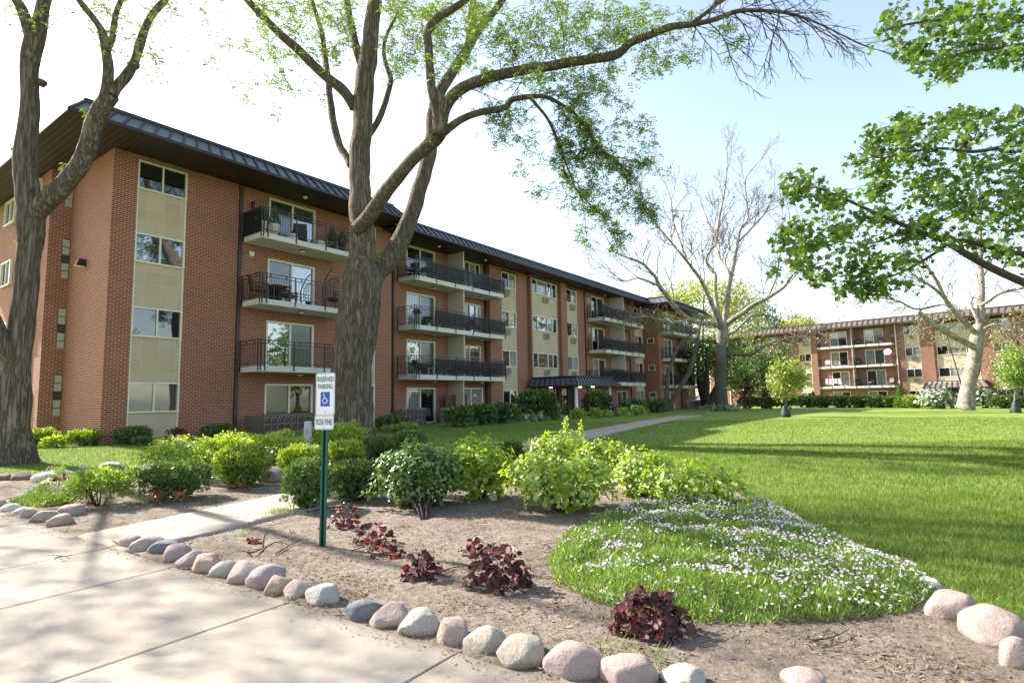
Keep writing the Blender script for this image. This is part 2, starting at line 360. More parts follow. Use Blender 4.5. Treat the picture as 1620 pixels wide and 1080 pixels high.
SM = [stone_mat('pink granite', (.29, .215, .19), (.40, .32, .29)), stone_mat('grey granite', (.30, .28, .26), (.46, .44, .40)),
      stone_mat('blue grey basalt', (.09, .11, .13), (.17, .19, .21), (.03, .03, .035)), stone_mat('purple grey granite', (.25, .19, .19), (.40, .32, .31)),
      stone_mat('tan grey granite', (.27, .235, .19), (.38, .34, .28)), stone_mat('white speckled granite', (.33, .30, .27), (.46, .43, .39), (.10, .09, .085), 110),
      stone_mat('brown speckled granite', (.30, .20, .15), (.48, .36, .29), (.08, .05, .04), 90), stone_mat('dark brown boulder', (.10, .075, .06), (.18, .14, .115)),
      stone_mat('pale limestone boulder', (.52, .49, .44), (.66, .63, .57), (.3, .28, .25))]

# ------------------------------------------------------------------ the setting: lawn, beds, pavement
import bmesh
from mathutils.geometry import tessellate_polygon
def inpoly(P, poly):
    x, y = P[:, 0], P[:, 1]; r = np.zeros(len(P), bool); n = len(poly); j = n-1
    for i in range(n):
        xi, yi = poly[i][:2]; xj, yj = poly[j][:2]
        c = ((yi > y) != (yj > y)) & (x < (xj-xi)*(y-yi)/((yj-yi)+1e-12)+xi); r ^= c; j = i
    return r
def sheet(name, poly, off, mat, bumpy=0, skirt=0, step=.5, kind='structure'):
    bm = bmesh.new(); vs = [bm.verts.new((p[0], p[1], 0)) for p in poly]
    f = bm.faces.new(vs); bmesh.ops.triangulate(bm, faces=[f])
    xs = [p[0] for p in poly]; ys = [p[1] for p in poly]
    for lo, hi, no in ((min(xs), max(xs), (1, 0, 0)), (min(ys), max(ys), (0, 1, 0))):
        for c in np.arange(math.floor(lo)+step, hi, step):
            co = (c*no[0], c*no[1], 0)
            bmesh.ops.bisect_plane(bm, geom=bm.verts[:]+bm.edges[:]+bm.faces[:], plane_co=co, plane_no=no)
    edge = [e for e in bm.edges if len(e.link_faces) == 1]; ev = {v for e in edge for v in e.verts}
    for v in bm.verts:
        z = float(terrain(v.co.x, v.co.y))+off
        if bumpy and v not in ev: z += bumpy*max(0, .4+noise.noise((v.co.x*.7, v.co.y*.7, 1))+.5*noise.noise((v.co.x*2.3, v.co.y*2.3, 4)))
        v.co.z = z
    if skirt:
        r = bmesh.ops.extrude_edge_only(bm, edges=edge)
        for v in r['geom']:
            if isinstance(v, bmesh.types.BMVert): v.co.z -= skirt
    bmesh.ops.recalc_face_normals(bm, faces=bm.faces[:])
    for fc in bm.faces:
        if fc.normal.z < -.5: fc.normal_flip()
        fc.smooth = True
    me = bpy.data.meshes.new(name); bm.to_mesh(me); bm.free(); me.materials.append(mat)
    o = bpy.data.objects.new(name, me); COL.objects.link(o); tag(o, kind=kind); return o
xs = np.concatenate([np.arange(-120, -16, 4), np.arange(-16, 30, .5), np.arange(30, 190, 4)])
ys = np.concatenate([np.arange(-40, 0, 4), np.arange(0, 28, .5), np.arange(28, 260, 4)])
XX, YY = np.meshgrid(xs, ys); ZZ = terrain(XX, YY)
nx, ny = len(xs), len(ys); i = np.arange(ny-1)[:, None]*nx; j = np.arange(nx-1)[None, :]
lawn = MB(); lawn.addgrid(np.stack([XX, YY, ZZ], -1).reshape(-1, 3), np.stack([i+j, i+j+1, i+nx+j+1, i+nx+j], -1).reshape(-1, 4))
tag(lawn.build('lawn', M['lawn']), kind='structure')

g = ground
eA, eB = g(0, 812)[:2], g(860, 1080)[:2]           # the straight edge of the driveway
ed = (eB-eA)/np.linalg.norm(eB-eA); en = np.array((-ed[1], ed[0]))
def edge(a, off=0): return eA+ed*a+en*off           # en points to the beds
LE = np.linalg.norm(eB-eA)
drive = [edge(-30), edge(LE+12), edge(LE+12, -14), edge(-30, -14)]
sheet('pavement', drive, .02, M['pave'], step=1.0, skirt=.06)
pathc = [np.array(p) for p in ((-4.64, 6.85), (-2.9, 10.1), (.33, 16.0), (3.04, 21.2), (7.1, 29.6), (10.4, 35.4), (11.3, 37.0))]
# the walk starts exactly on the driveway edge
d0 = (pathc[1]-pathc[0])/np.linalg.norm(pathc[1]-pathc[0])
k = np.dot(eA-pathc[0], en)/np.dot(d0, en); pathc[0] = pathc[0]+d0*k
def smooth_line(P, n=8):
    P = [np.asarray(p, float) for p in P]; out = []
    for a in range(len(P)-1):
        p0, p1, p2, p3 = P[max(a-1, 0)], P[a], P[a+1], P[min(a+2, len(P)-1)]
        for u in np.arange(n)/n:
            out.append(.5*(2*p1+(p2-p0)*u+(2*p0-5*p1+4*p2-p3)*u*u+(3*p1-p0-3*p2+p3)*u**3))
    out.append(P[-1]); return np.array(out)
pl = smooth_line(pathc, 4); tn = np.gradient(pl, axis=0); tn /= np.linalg.norm(tn, axis=1)[:, None]; nn = np.stack([tn[:, 1], -tn[:, 0]], 1)
PW = .70
# start square on the driveway edge
def onedge(p): 
    kk = np.dot(eA-p, en)/np.dot(tn[0], en); return p+tn[0]*kk
Lp, Rp = pl-nn*PW, pl+nn*PW; Lp[0], Rp[0] = onedge(Lp[0]), onedge(Rp[0])
walk_poly = list(Rp)+list(Lp[::-1])
sheet('walkway', walk_poly, .045, M['walk'], skirt=.08)
jb = MB()
def strip(mb, a, b, w, z):
    a, b = np.asarray(a), np.asarray(b); d = (b-a)/np.linalg.norm(b-a); n = np.array((-d[1], d[0]))*w/2
    k = max(2, int(np.linalg.norm(b-a)/.5)); T = np.linspace(0, 1, k)
    for u, v in zip(T[:-1], T[1:]):
        p, q = a+(b-a)*u, a+(b-a)*v
        mb.add([(*c, float(terrain(*c))+z) for c in (p-n, q-n, q+n, p+n)], [(0, 1, 2, 3)])
for px, py in ((45, 828), (88, 842), (177, 868), (267, 902), (447, 960), (718, 1040)):
    q = g(px, py)[:2]; a = np.dot(q-eA, ed); strip(jb, edge(a, 0), edge(a, -9.5), .014, .025)
strip(jb, edge(-30, -4.2), edge(LE+12, -4.2), .014, .0265)
for kk in np.arange(0, 40, 1.55):
    s_ = np.concatenate([[0], np.cumsum(np.linalg.norm(np.diff(pl, axis=0), axis=1))])
    if kk < s_[-1] and kk > .2:
        c = np.array([np.interp(kk, s_, pl[:, 0]), np.interp(kk, s_, pl[:, 1])]); n_ = np.array([np.interp(kk, s_, nn[:, 0]), np.interp(kk, s_, nn[:, 1])])
        strip(jb, c-n_*PW, c+n_*PW, .012, .050)
tag(jb.build('pavement_joints', M['joint']), kind='structure')
strip_e = MB()

def gp(*pts): return [g(*p)[:2] for p in pts]
bed_r = [Rp[0], edge(np.dot(Rp[0]-eA, ed)+.2)]
bed_r = [Rp[0], edge(LE+2.0), edge(LE+2.0, .5)] + gp((1650, 1075), (1600, 1035), (1510, 985), (1470, 930), (1360, 878), (1260, 815), (1190, 795), (1120, 752), (1030, 722), (930, 705), (850, 704)) + [Rp[8]+nn[8]*.05, Rp[4]+nn[4]*.02]
sheet('garden_bed', bed_r, .014, M['soil'], bumpy=.035, step=.25)
bed_l = [Lp[0], Lp[3], Lp[6], Lp[8]] + gp((700, 712), (560, 708), (420, 702), (300, 716), (215, 742), (120, 752), (40, 757), (-60, 760)) + [edge(-1.4, 0)]
sheet('garden_bed', bed_l, .014, M['soil'], bumpy=.035, step=.25)

# ------------------------------------------------------------------ main apartment building (s along the front, t into the building)
Cx, Cy = -13.910064, 19.519936; TH = PI/2-HD
E1 = np.array((math.cos(TH), math.sin(TH))); E2 = np.array((-E1[1], E1[0]))
def wpt(s, t, z=None, O=(Cx, Cy), a=E1, b=E2):
    p = np.array(O)+a*s+b*t
    return np.array((p[0], p[1], float(terrain(*p)) if z is None else z))

def facade(mb, s0, s1, t, z0, z1, bays=(), th=.35):
    s = s0
    for a, b, ops in sorted(bays):
        if a > s: mb.box(s, a, t, t+th, z0, z1)
        z = z0
        for o0, o1 in sorted(ops):
            if o0 > z+.01: mb.box(a, b, t, t+th, z, o0)
            z = max(z, o1)
        if z < z1-.01: mb.box(a, b, t, t+th, z, z1)
        s = b
    if s < s1: mb.box(s, s1, t, t+th, z0, z1)
def window(par, s0, s1, z0, z1, t, cuts=(.5,), mats=('glass_dark', 'glass_sky'), name='window', fr=.055, fm='frame', rec=.07, ax='s'):
    mb = MB(); pb = MB()
    def bx(m, a0, a1, d0, d1, zz0, zz1, mi=0):
        if ax == 's': m.box(a0, a1, d0, d1, zz0, zz1, mi)
        else: m.box(d0, d1, a0, a1, zz0, zz1, mi)
    y0, y1 = t+rec-.06, t+rec+.06
    bx(mb, s0, s1, y0, y1, z1-fr, z1); bx(mb, s0, s1, y0-.02, y1, z0, z0+fr)
    bx(mb, s0, s0+fr, y0, y1, z0+fr, z1-fr); bx(mb, s1-fr, s1, y0, y1, z0+fr, z1-fr)
    e = [s0+fr]+[s0+(s1-s0)*c for c in cuts]+[s1-fr]
    for c in cuts: bx(mb, s0+(s1-s0)*c-fr*.45, s0+(s1-s0)*c+fr*.45, y0+.015, y1, z0+fr, z1-fr)
    for k_ in range(len(e)-1):
        d = t+rec+.01+(.02 if k_ % 2 else 0)
        bx(pb, e[k_]+(.02 if k_ else 0), e[k_+1]-(.02 if k_ < len(e)-2 else 0), d, d+.012, z0+fr, z1-fr, k_)
    f = mb.build(name, M[fm], par)
    pb.build('pane', [M[mats[k_ % len(mats)]] for k_ in range(len(e)-1)], f)
    return f
def panel(par, s0, s1, z0, z1, t, trim=True):
    mb = MB(); mb.box(s0+.06, s1-.06, t+.07, t+.2, z0, z1, 0)
    mb.box(s0, s0+.057, t+.03, t+.2, z0, z1, 1); mb.box(s1-.057, s1, t+.03, t+.2, z0, z1, 1)
    return mb.build('spandrel_panel', [M['panel'], M['frame']], par)
def ac_unit(par, s, z, t, w=.62, h=.38):
    mb = MB(); mb.box(s-w/2, s+w/2, t-.10, t+.15, z-h/2, z+h/2)
    o = mb.build('air_conditioner', M['ac'], par); gb = MB()
    for k_ in range(5):
        zz = z-h/2+.045+k_*h*.19; gb.box(s-w/2+.04, s+w/2-.04, t-.115, t-.102, zz, zz+h*.10)
    gb.build('grille', M['ac_grille'], o); return o
def downspout(par, s, t, z0, z1, w=.09, mat='brown_metal'):
    mb = MB(); mb.box(s-w/2, s+w/2, t-.09, t-.005, z0, z1-.25)
    mb.hexa([(s-w/2, t-.09, z1-.25), (s+w/2, t-.09, z1-.25), (s+w/2, t-.003, z1-.25), (s-w/2, t-.003, z1-.25)], [(s-w, t-.16, z1), (s+w, t-.16, z1), (s+w, t-.003, z1), (s-w, t-.003, z1)])
    for z in np.arange(z0+.8, z1-.5, 2.2): mb.box(s-w*.8, s+w*.8, t-.1, t-.0035, z, z+.04)
    return mb.build('downspout', M[mat], par)
def ceiling_lamp(par, s, t, z, r=.13):
    mb = MB(); mb.lathe([(0, 0), (r, 0), (r, -.03), (r*.8, -.05)], (s, t, z), 14, 0); mb.lathe([(r*.8, -.05), (r*.7, -.1), (r*.3, -.13), (0, -.135)], (s, t, z), 14, 1)
    return mb.build('ceiling_light', [M['brown_metal'], M['lamp']], par)
def balcony(par, s0, s1, tb, tf, z0, z1, infill=None, sides=(True, True), lamps=(), top=None, gapx=.115, post=1.45, side_infill=None, div=None, divz=None):
    mb = MB(); mb.box(s0, s1, tf, tb, z0, z1); mb.box(s0+.03, s1-.03, tf+.03, tb, z1, z1+.004)
    o = mb.build('balcony', M['concrete_light'], par)
    rb = MB(); zr = z1+1.02; y = tf-.022
    n = max(1, int(round((s1-s0-.1)/post))); px = np.linspace(s0+.06, s1-.06, n+1)
    for p in list(px)+[s0+.25]: rb.box(p-.018, p+.018, y-.018, y+.018, z0+.04, zr)
    for z, h in ((zr, .03), (zr-.13, .025), (z1+.1, .025)): rb.box(s0+.02, s1-.02, y-.014, y+.014, z, z+h)
    for p in np.arange(s0+.4, s1-.2, .72): rb.box(p-.02, p+.02, y-.012, y+.012, zr-.105, zr)
    for p in np.arange(s0+.1, s1-.05, gapx): rb.box(p-.0055, p+.0055, y-.0055, y+.0055, z1+.125, zr-.13)
    for on, x in zip(sides, (s0-.022, s1+.022)):
        if not on: continue
        for q in (tf+.02, tb-.05): rb.box(x-.018, x+.018, q-.018, q+.018, z0+.04, zr)
        for z, h in ((zr, .03), (zr-.13, .025), (z1+.1, .025)): rb.box(x-.014, x+.014, tf, tb-.02, z, z+h)
        for q in np.arange(tf+.1, tb-.05, gapx): rb.box(x-.0055, x+.0055, q-.0055, q+.0055, z1+.125, zr-.13)
        for q in np.arange(tf+.3, tb-.2, .6): rb.box(x-.012, x+.012, q-.02, q+.02, zr-.105, zr)
    rb.build('railing', M['black_metal'], o)
    if infill:
        ib = MB()
        for a, b in infill: ib.box(s0+(s1-s0)*a+.03, s0+(s1-s0)*b-.03, y+.012, y+.018, z1+.11, zr-.12)
        ib.build('screen', M['screen'], o)
    if side_infill:
        ib = MB(); ib.box(s0-.012, s0-.006, tf+.03, tb-.03, z1+.02, zr-.01); ib.build('privacy_screen', M[side_infill], o)
    if div:
        db = MB(); db.box(div-.045, div+.045, tf+.12, tb-.004, z1+.0045, divz); db.build('partition', M['divider'], o)
    for (ls, lt) in lamps: ceiling_lamp(o, ls, lt, z0)
    return o
def fascia(par, bot, top, zb, zt, sp=.46, mats=('roof_metal', 'roof_dark'), seam=.085):
    mb = MB()
    for a in range(len(bot)-1):
        b0, b1, t0, t1 = (np.array((*bot[a], zb)), np.array((*bot[a+1], zb)), np.array((*top[a], zt)), np.array((*top[a+1], zt)))
        mb.add([b0, b1, t1, t0], [(0, 1, 2, 3)], 0)
        L = np.linalg.norm(b1-b0); n = max(1, int(L/sp)); d = (b1-b0)/L
        out = np.cross(d, (t0-b0)); out /= np.linalg.norm(out); 
        up = (t0-b0)-d*np.dot(t0-b0, d); 
        for k_ in range(n+1):
            u = k_/n; p = b0+(b1-b0)*u; q = t0+(t1-t0)*u
            w = d*seam/2; o = out*.05
            mb.hexa([p-w-o*.05, p+w-o*.05, p+w+o, p-w+o], [q-w-o*.05, q+w-o*.05, q+w+o, q-w+o], 1)
        # drip edges
        o = np.array((out[0], out[1], 0)); o /= np.linalg.norm(o)+1e-9
        for r0, r1, h0, h1 in ((b0, b1, -.07, .035), (t0, t1, -.03, .11)):
            mb.hexa([r0-o*.06+(0, 0, h0), r1-o*.06+(0, 0, h0), r1+o*.045+(0, 0, h0), r0+o*.045+(0, 0, h0)], [r0-o*.06+(0, 0, h1), r1-o*.06+(0, 0, h1), r1+o*.045+(0, 0, h1), r0+o*.045+(0, 0, h1)], 1)
    return mb.build('roof_fascia', [M[m] for m in mats], par)

apt = empty('apartment_building', (Cx, Cy, 0), TH, 'long four storey red brick apartment block with blue black mansard roof edge and stacked balconies', 'building')
wall = MB(); STEP = 2.7
hA = [10.52-STEP*k_ for k_ in range(4)]; hB = [10.42-STEP*k_ for k_ in range(4)]; hC = [10.27-2.695*k_ for k_ in range(4)]; hD = [10.05-2.68*k_ for k_ in range(4)]
def door_ops(h, hh=2.02): return [(z-hh, z) for z in h]
# section A, and the end wall that turns the corner
facade(wall, 0, 12.9, 0, 0, 10.66, [(.78, 2.5, [(0, 10.55)]), (5.9, 8.25, door_ops(hA[:3])+[(.95, hA[3])]), (10.2, 11.87, [(0, 10.55)])])
wall.box(0, .35, .35, 3.87, 0, 10.66); wall.box(-.7, -.35, 4.222, 18, 0, 10.66)
wall.box(-.7, -.26, 3.87, 4.22, 0, 10.66)
wall.box(-.26, .34, 3.98, 4.22, 0, 10.66)
for k_ in range(4):
    z1 = (9.95, 8.03, 5.33, 2.80)[k_]; z0 = (9.3, 6.48, 3.78, 1.24)[k_]
    lo = (8.03, 5.33, 2.80, 0)[k_]
    wall.box(-.26, .0, 3.872, 3.98, lo, z0)
    gb = MB(); nblk = 5 if k_ else 2; hh = (z1-z0)/nblk
    for b in range(nblk): gb.box(-.245, -.015, 3.885, 3.975, z0+b*hh+.015, z0+(b+1)*hh-.015, 1 if b == 2 else 0)
    gb.build('glass_block_window', [M['glass_block'], M['ac_grille']], apt)
wall.box(-.26, 0, 3.872, 3.98, 9.95, 10.66)
wall.box(12.55, 12.9, .35, 1.2, 0, 10.66)
# section B (set back) and the stepped bays after it
facade(wall, 12.9, 21.9, .8, 0, 10.5, [(14.79, 17.12, door_ops(hB[:3])+[(.3, hB[3])]), (19.82, 21.4, door_ops(hB[:3])), ])
facade(wall, 21.9, 26.25, .4, 0, 10.5, [(23.2, 24.9, [(0, 10.42)])])
facade(wall, 26.25, 30.1, .1, 0, 10.5, [(26.45, 29.88, [(0, 10.42)])])
wall.box(30.1, 30.95, -.15, .6, 2.45, 10.5); wall.box(32.35, 34.6, .25, .6, 0, 2.45)
facade(wall, 30.95, 34.6, .25, 2.45, 10.5, [(31.55, 33.3, [(0, 10.42)])])
facade(wall, 34.6, 46.9, .3, 0, 10.5, [(35.85, 38.2, door_ops(hC[:3])), (40.3, 42.5, door_ops(hC[:3])+[(.3, 2.13)]), (44.6, 46.5, [(0, 10.42)])])
wall.box(46.9, 47.25, -1.2, .65, 0, 10.35)
facade(wall, 47.25, 57.3, -1.2, 0, 10.35, [(48.4, 50.7, door_ops(hD)), (54.3, 56.2, [(0, 10.3)])])
wall.box(56.95, 57.3, -.85, 12, 0, 10.35)
wall.build('brick_wall', M['brick'], apt)
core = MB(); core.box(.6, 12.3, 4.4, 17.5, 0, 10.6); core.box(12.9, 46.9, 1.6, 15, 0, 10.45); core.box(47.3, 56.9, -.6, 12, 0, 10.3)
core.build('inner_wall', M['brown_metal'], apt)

def strip_bay(s0, s1, h, t, wh=1.08, zlow=0.05, kinds=None, cuts=(.5,), ac=None, acs=None, top=None, winname='window', floors=(0, 1, 2, 3)):
    for k_ in floors:
        z1 = h[k_]; z0 = z1-wh; nxt = h[k_+1] if k_ < len(h)-1 else zlow
        ks = (kinds or {}).get(k_, ('glass_dark', 'glass_sky'))
        window(apt, s0, s1, z0, z1, t, cuts, ks)
        panel(apt, s0, s1, max(nxt, zlow), z0, t)
        if ac and k_ in ac: ac_unit(apt, acs if acs else (s0+s1)/2+.1, z0-.32, t)
    if top: tb = MB(); tb.box(s0, s1, t+.02, t+.2, h[0], top); tb.build('head_trim', M['brown_metal'], apt)
strip_bay(.78, 2.5, hA, 0, 1.08, .3, {0: ('glass_dark', 'glass_dark'), 1: ('glass_sky', 'glass_sky'), 2: ('glass_dark', 'glass_dark'), 3: ('glass_blind', 'glass_blind')}, top=10.6)
strip_bay(10.2, 11.87, hA, 0, 1.08, .3, {0: ('glass_sky', 'glass_dark'), 2: ('glass_sky', 'glass_sky')}, top=10.6)
dk = [('glass_screen', 'glass_sky'), ('glass_screen', 'glass_sky'), ('glass_sky', 'glass_screen'), ('glass_screen', 'glass_dark')]
for k_ in range(4):
    window(apt, 5.9, 8.25, hA[k_]-2.02 if k_ < 3 else .95, hA[k_], 0, (.5,), dk[k_], 'sliding_door' if k_ < 3 else 'window', fr=.085)
dB = [('glass_dark', 'glass_screen'), ('glass_curtain', 'glass_screen'), ('glass_sky', 'glass_screen'), ('glass_curtain', 'glass_dark')]
eB_ = [('glass_screen', 'glass_curtain', 'glass_dark'), ('glass_screen', 'glass_sky', 'glass_curtain'), ('glass_curtain', 'glass_sky')]
for k_ in range(4):
    window(apt, 14.79, 17.12, (hB[k_]-2.02) if k_ < 3 else .3, hB[k_], .8, (.48,), dB[k_], 'sliding_door', fr=.085)
for k_ in range(3):
    window(apt, 19.82, 21.4, hB[k_]-2.02, hB[k_], .8, (.33, .72) if k_ < 2 else (.3,), eB_[k_], 'sliding_door', fr=.075)
window(apt, 19.1, 21.4, .95, hB[3], .78, (.5,), ('glass_curtain', 'glass_curtain'), 'window', fr=.08, rec=-.03)
strip_bay(23.2, 24.9, hC, .4, 1.12, .2, {0: ('glass_dark', 'glass_curtain'), 1: ('glass_dark', 'glass_sky'), 2: ('glass_dark', 'glass_curtain'), 3: ('glass_dark', 'glass_sky')}, ac=(0, 1, 2), acs=23.75, top=10.45)
strip_bay(26.45, 29.88, hC, .1, 1.10, 2.5, {0: ('glass_dark', 'glass_curtain', 'glass_sky', 'glass_dark'), 1: ('glass_dark', 'glass_sky', 'glass_curtain', 'glass_dark'), 2: ('glass_dark', 'glass_sky', 'glass_blind')}, (.2, .6, .8), ac=(0, 1, 2), top=10.45, floors=(0, 1, 2))
strip_bay(31.55, 33.3, hC, .25, 1.12, 2.5, {0: ('glass_dark', 'glass_curtain'), 1: ('glass_dark', 'glass_sky'), 2: ('glass_curtain', 'glass_curtain')}, ac=(0, 1, 2), top=10.45, floors=(0, 1, 2))
for k_ in range(3):
    window(apt, 35.85, 38.2, hC[k_]-2.02, hC[k_], .3, (.48,), (('glass_dark', 'glass_dark'), ('glass_dark', 'glass_screen'), ('glass_curtain', 'glass_dark'))[k_], 'sliding_door', fr=.08)
    window(apt, 40.3, 42.5, hC[k_]-2.02, hC[k_], .3, (.5,), ('glass_dark', 'glass_screen'), 'sliding_door', fr=.08)
window(apt, 40.3, 42.5, .3, 2.13, .3, (.5,), ('glass_screen', 'glass_dark'), 'sliding_door', fr=.08)
strip_bay(44.6, 46.5, hC, .3, 1.12, .15, {1: ('glass_curtain', 'glass_dark'), 2: ('glass_curtain', 'glass_dark'), 3: ('glass_curtain', 'glass_curtain')}, top=10.45)
for k_ in range(4):
    window(apt, 48.4, 50.7, hD[k_]-2.02, hD[k_], -1.2, (.5,), ('glass_curtain', 'glass_sky'), 'sliding_door', fr=.08)
strip_bay(54.3, 56.2, hD, -1.2, 1.12, .1, {}, top=10.3)
for k_ in range(3):                                     # small high windows on the side of the projecting wing
    window(apt, -.75, -.05, hC[k_+1]-.75, hC[k_+1]-.2, 46.88, (), ('glass_screen',), 'window', ax='t', rec=-.02)
for k_ in range(4):                                     # strip windows and downspout on the far part of the end wall
    window(apt, 4.9, 5.9, hA[k_]-1.08, hA[k_], -.7, (), ('glass_screen',), 'window', ax='t', rec=-.03)
    pm_ = MB(); pm_.box(-.74, -.70, 4.9, 5.9, (hA[k_+1] if k_ < 3 else .3), hA[k_]-1.10); pm_.build('spandrel_panel', M['panel'], apt)
    window(apt, 8.2, 9.6, hA[k_]-1.08, hA[k_], -.7, (.5,), ('glass_screen', 'glass_dark'), 'window', ax='t', rec=-.03)
ds_ = MB(); ds_.box(-.80, -.70, 6.5, 6.62, .3, 10.3); ds_.box(-.9, -.70, 6.42, 6.70, 10.3, 10.62); ds_.build('downspout', M['brown_metal'], apt)
# balconies
for k_ in range(3):
    zt = hA[k_]-2.05
    balcony(apt, 4.78, 9.35, -.003, -1.4, zt-.22, zt, lamps=[(7.0, -.85)], side_infill='screen_dark' if k_ == 0 else None)
    zt = hB[k_]-2.05
    balcony(apt, 14.1, 22.2, .795, -.6, zt-.25, zt, infill=([(.10, 1)], [(.18, 1)], [(.18, 1)])[k_], lamps=[(16.3, .1), (20.6, .1)], post=1.6, div=18.25, divz=[10.49, hB[0]-2.31, hB[1]-2.31][k_])
    zt = hC[k_]-2.05
    balcony(apt, 35.05, 43.4, .295, -1.2, zt-.28, zt, infill=[(0, 1)], lamps=[(37, -.5), (41.5, -.5)], post=1.4, div=39.3, divz=[10.49, hC[0]-2.34, hC[1]-2.34][k_])
    zt = hD[k_]-2.05
    balcony(apt, 47.6, 55.9, -1.205, -2.4, zt-.28, zt, infill=[(0, 1)], post=1.4)
db = MB(); db.box(18.205, 18.295, -.4, .796, .3, hB[2]-2.31); db.build('partition', M['divider'], apt)
for s_, t_, z_ in ((7.0, -1.0, 10.655), (16.3, -.3, 10.495), (20.6, -.3, 10.495), (37.2, -.3, 10.495), (41.2, -.3, 10.495)): ceiling_lamp(apt, s_, t_, z_)
# downspouts
for s_, t_, z0, z1 in ((4.62, 0, .35, 10.6), (13.75, .8, .3, 10.4), (21.8, .8, .3, 10.4), (34.5, .25, .3, 10.4), (43.3, .3, .3, 10.4), (52.6, -1.2, .3, 10.3)): downspout(apt, s_, t_, z0, z1, .13 if s_ < 5 else .11)
downspout(apt, 13.0, .8, .3, 10.4, .05)
# roof: slatted soffit, sloping metal edge, flat top
sof = MB()
sof.box(-1.92, 12.3, -2.0, 16, 10.66, 10.70); sof.box(12.3, 45.1, -1.25, 14, 10.50, 10.54); sof.box(45.1, 59, -2.95, 14, 10.36, 10.40)
sof.build('soffit', M['soffit'], apt)
fascia(apt, [(-1.92, 16), (-1.92, -2.0), (12.3, -2.0), (12.3, -.6)], [(-1.36, 16), (-1.36, -1.44), (11.74, -1.44), (11.74, -.6)], 10.70, 11.33)
fascia(apt, [(12.0, -1.25), (45.1, -1.25), (45.1, -2.95), (59, -2.95)], [(11.9, -.66), (45.69, -.66), (45.69, -2.36), (58.4, -2.36)], 10.54, 11.14)
rf = MB(); rf.box(-1.36, 11.74, -1.44, 16, 11.2, 11.36); rf.box(11.76, 45.69, -.66, 14, 11.0, 11.17); rf.box(45.7, 58.4, -2.36, 14, 11.0, 11.16)
rf.build('roof', M['roof_flat'], apt)
# entrance canopy with its columns, lamps and glass doors
cb = MB(); cb.box(25.7, 32.25, -3.9, .07, 2.36, 2.42, 0); cb.box(26.15, 31.8, -3.45, .07, 2.85, 2.97, 1)
can = cb.build('canopy', [M['brown_metal'], M['roof_dark']], apt)
cf = fascia(can, [(25.7, .05), (25.7, -3.9), (32.25, -3.9), (32.25, .05)], [(26.15, .05), (26.15, -3.45), (31.8, -3.45), (31.8, .05)], 2.40, 2.96, .43, ('roof_metal', 'roof_dark'), .05)
for s_ in (26.2, 31.2):
    c_ = MB(); c_.lathe([(.16, .0), (.16, .15), (.125, .18), (.115, 2.1), (.15, 2.14), (.15, 2.2)], (s_, -3.45, .16), 14); c_.build('column', M['white'], can)
for s_, t_ in ((26.3, -1.4), (28.3, -2.6), (28.9, -3.3)):
    l_ = MB(); l_.lathe([(0, -.045), (.10, -.04), (.13, 0)], (s_, t_, 2.355), 12); l_.build('lit_lamp', M['glow'], can)
ent = MB()
for s_ in np.arange(26.5, 32.4, .97): ent.box(s_-.05, s_+.05, .2, .32, .05, 2.4)
for z_ in (.05, .95, 2.28): ent.box(26.5, 32.35, .21, .31, z_, z_+.1)
en_ = ent.build('entrance_door', M['brown_metal'], apt); pb = MB(); pb.box(26.5, 32.3, .25, .265, .1, 2.3); pb.build('pane', M['glass_sky'], en_)
# wall lamps, louvre vents, junction box, little camera
wl = MB(); wl.box(-.12, 0, 2.1, 2.3, 6.8, 6.95, 0); wl.hexa([(-.32, 2.08, 6.72), (0, 2.08, 6.72), (0, 2.32, 6.72), (-.32, 2.32, 6.72)], [(-.22, 2.1, 6.98), (-.002, 2.1, 6.98), (-.002, 2.3, 6.98), (-.22, 2.3, 6.98)], 0)
wl.box(-.30, -.03, 2.1, 2.3, 6.705, 6.718, 1); wl.build('wall_lamp', [M['black_metal'], M['lamp']], apt)
for (s_, z_, t_) in ((35.3, 9.75, .3), (35.3, 7.2, .3)):
    v = MB(); v.box(s_-.22, s_+.22, t_-.05, t_, z_-.25, z_+.25)
    for q in range(5): v.box(s_-.19, s_+.19, t_-.07, t_-.052, z_-.2+q*.09, z_-.16+q*.09)
    v.build('louvre_vent', M['ac'], apt)
v = MB(); v.box(13.28, 13.46, .62, .8, 4.75, 4.95); v.lathe([(.05, 0), (.05, .08), (0, .08)], (13.37, .6, 4.8), 10); v.build('security_camera', M['white'], apt)
v = MB(); v.box(5.05, 5.25, -.06, 0, 7.75, 7.95); v.build('junction_box', M['frame'], apt)
v = MB(); v.lathe([(.05, -.15), (.07, -.1), (.07, .1), (.03, .14)], (5.1, -.12, 9.95), 10); v.build('wall_lamp', M['black_metal'], apt)

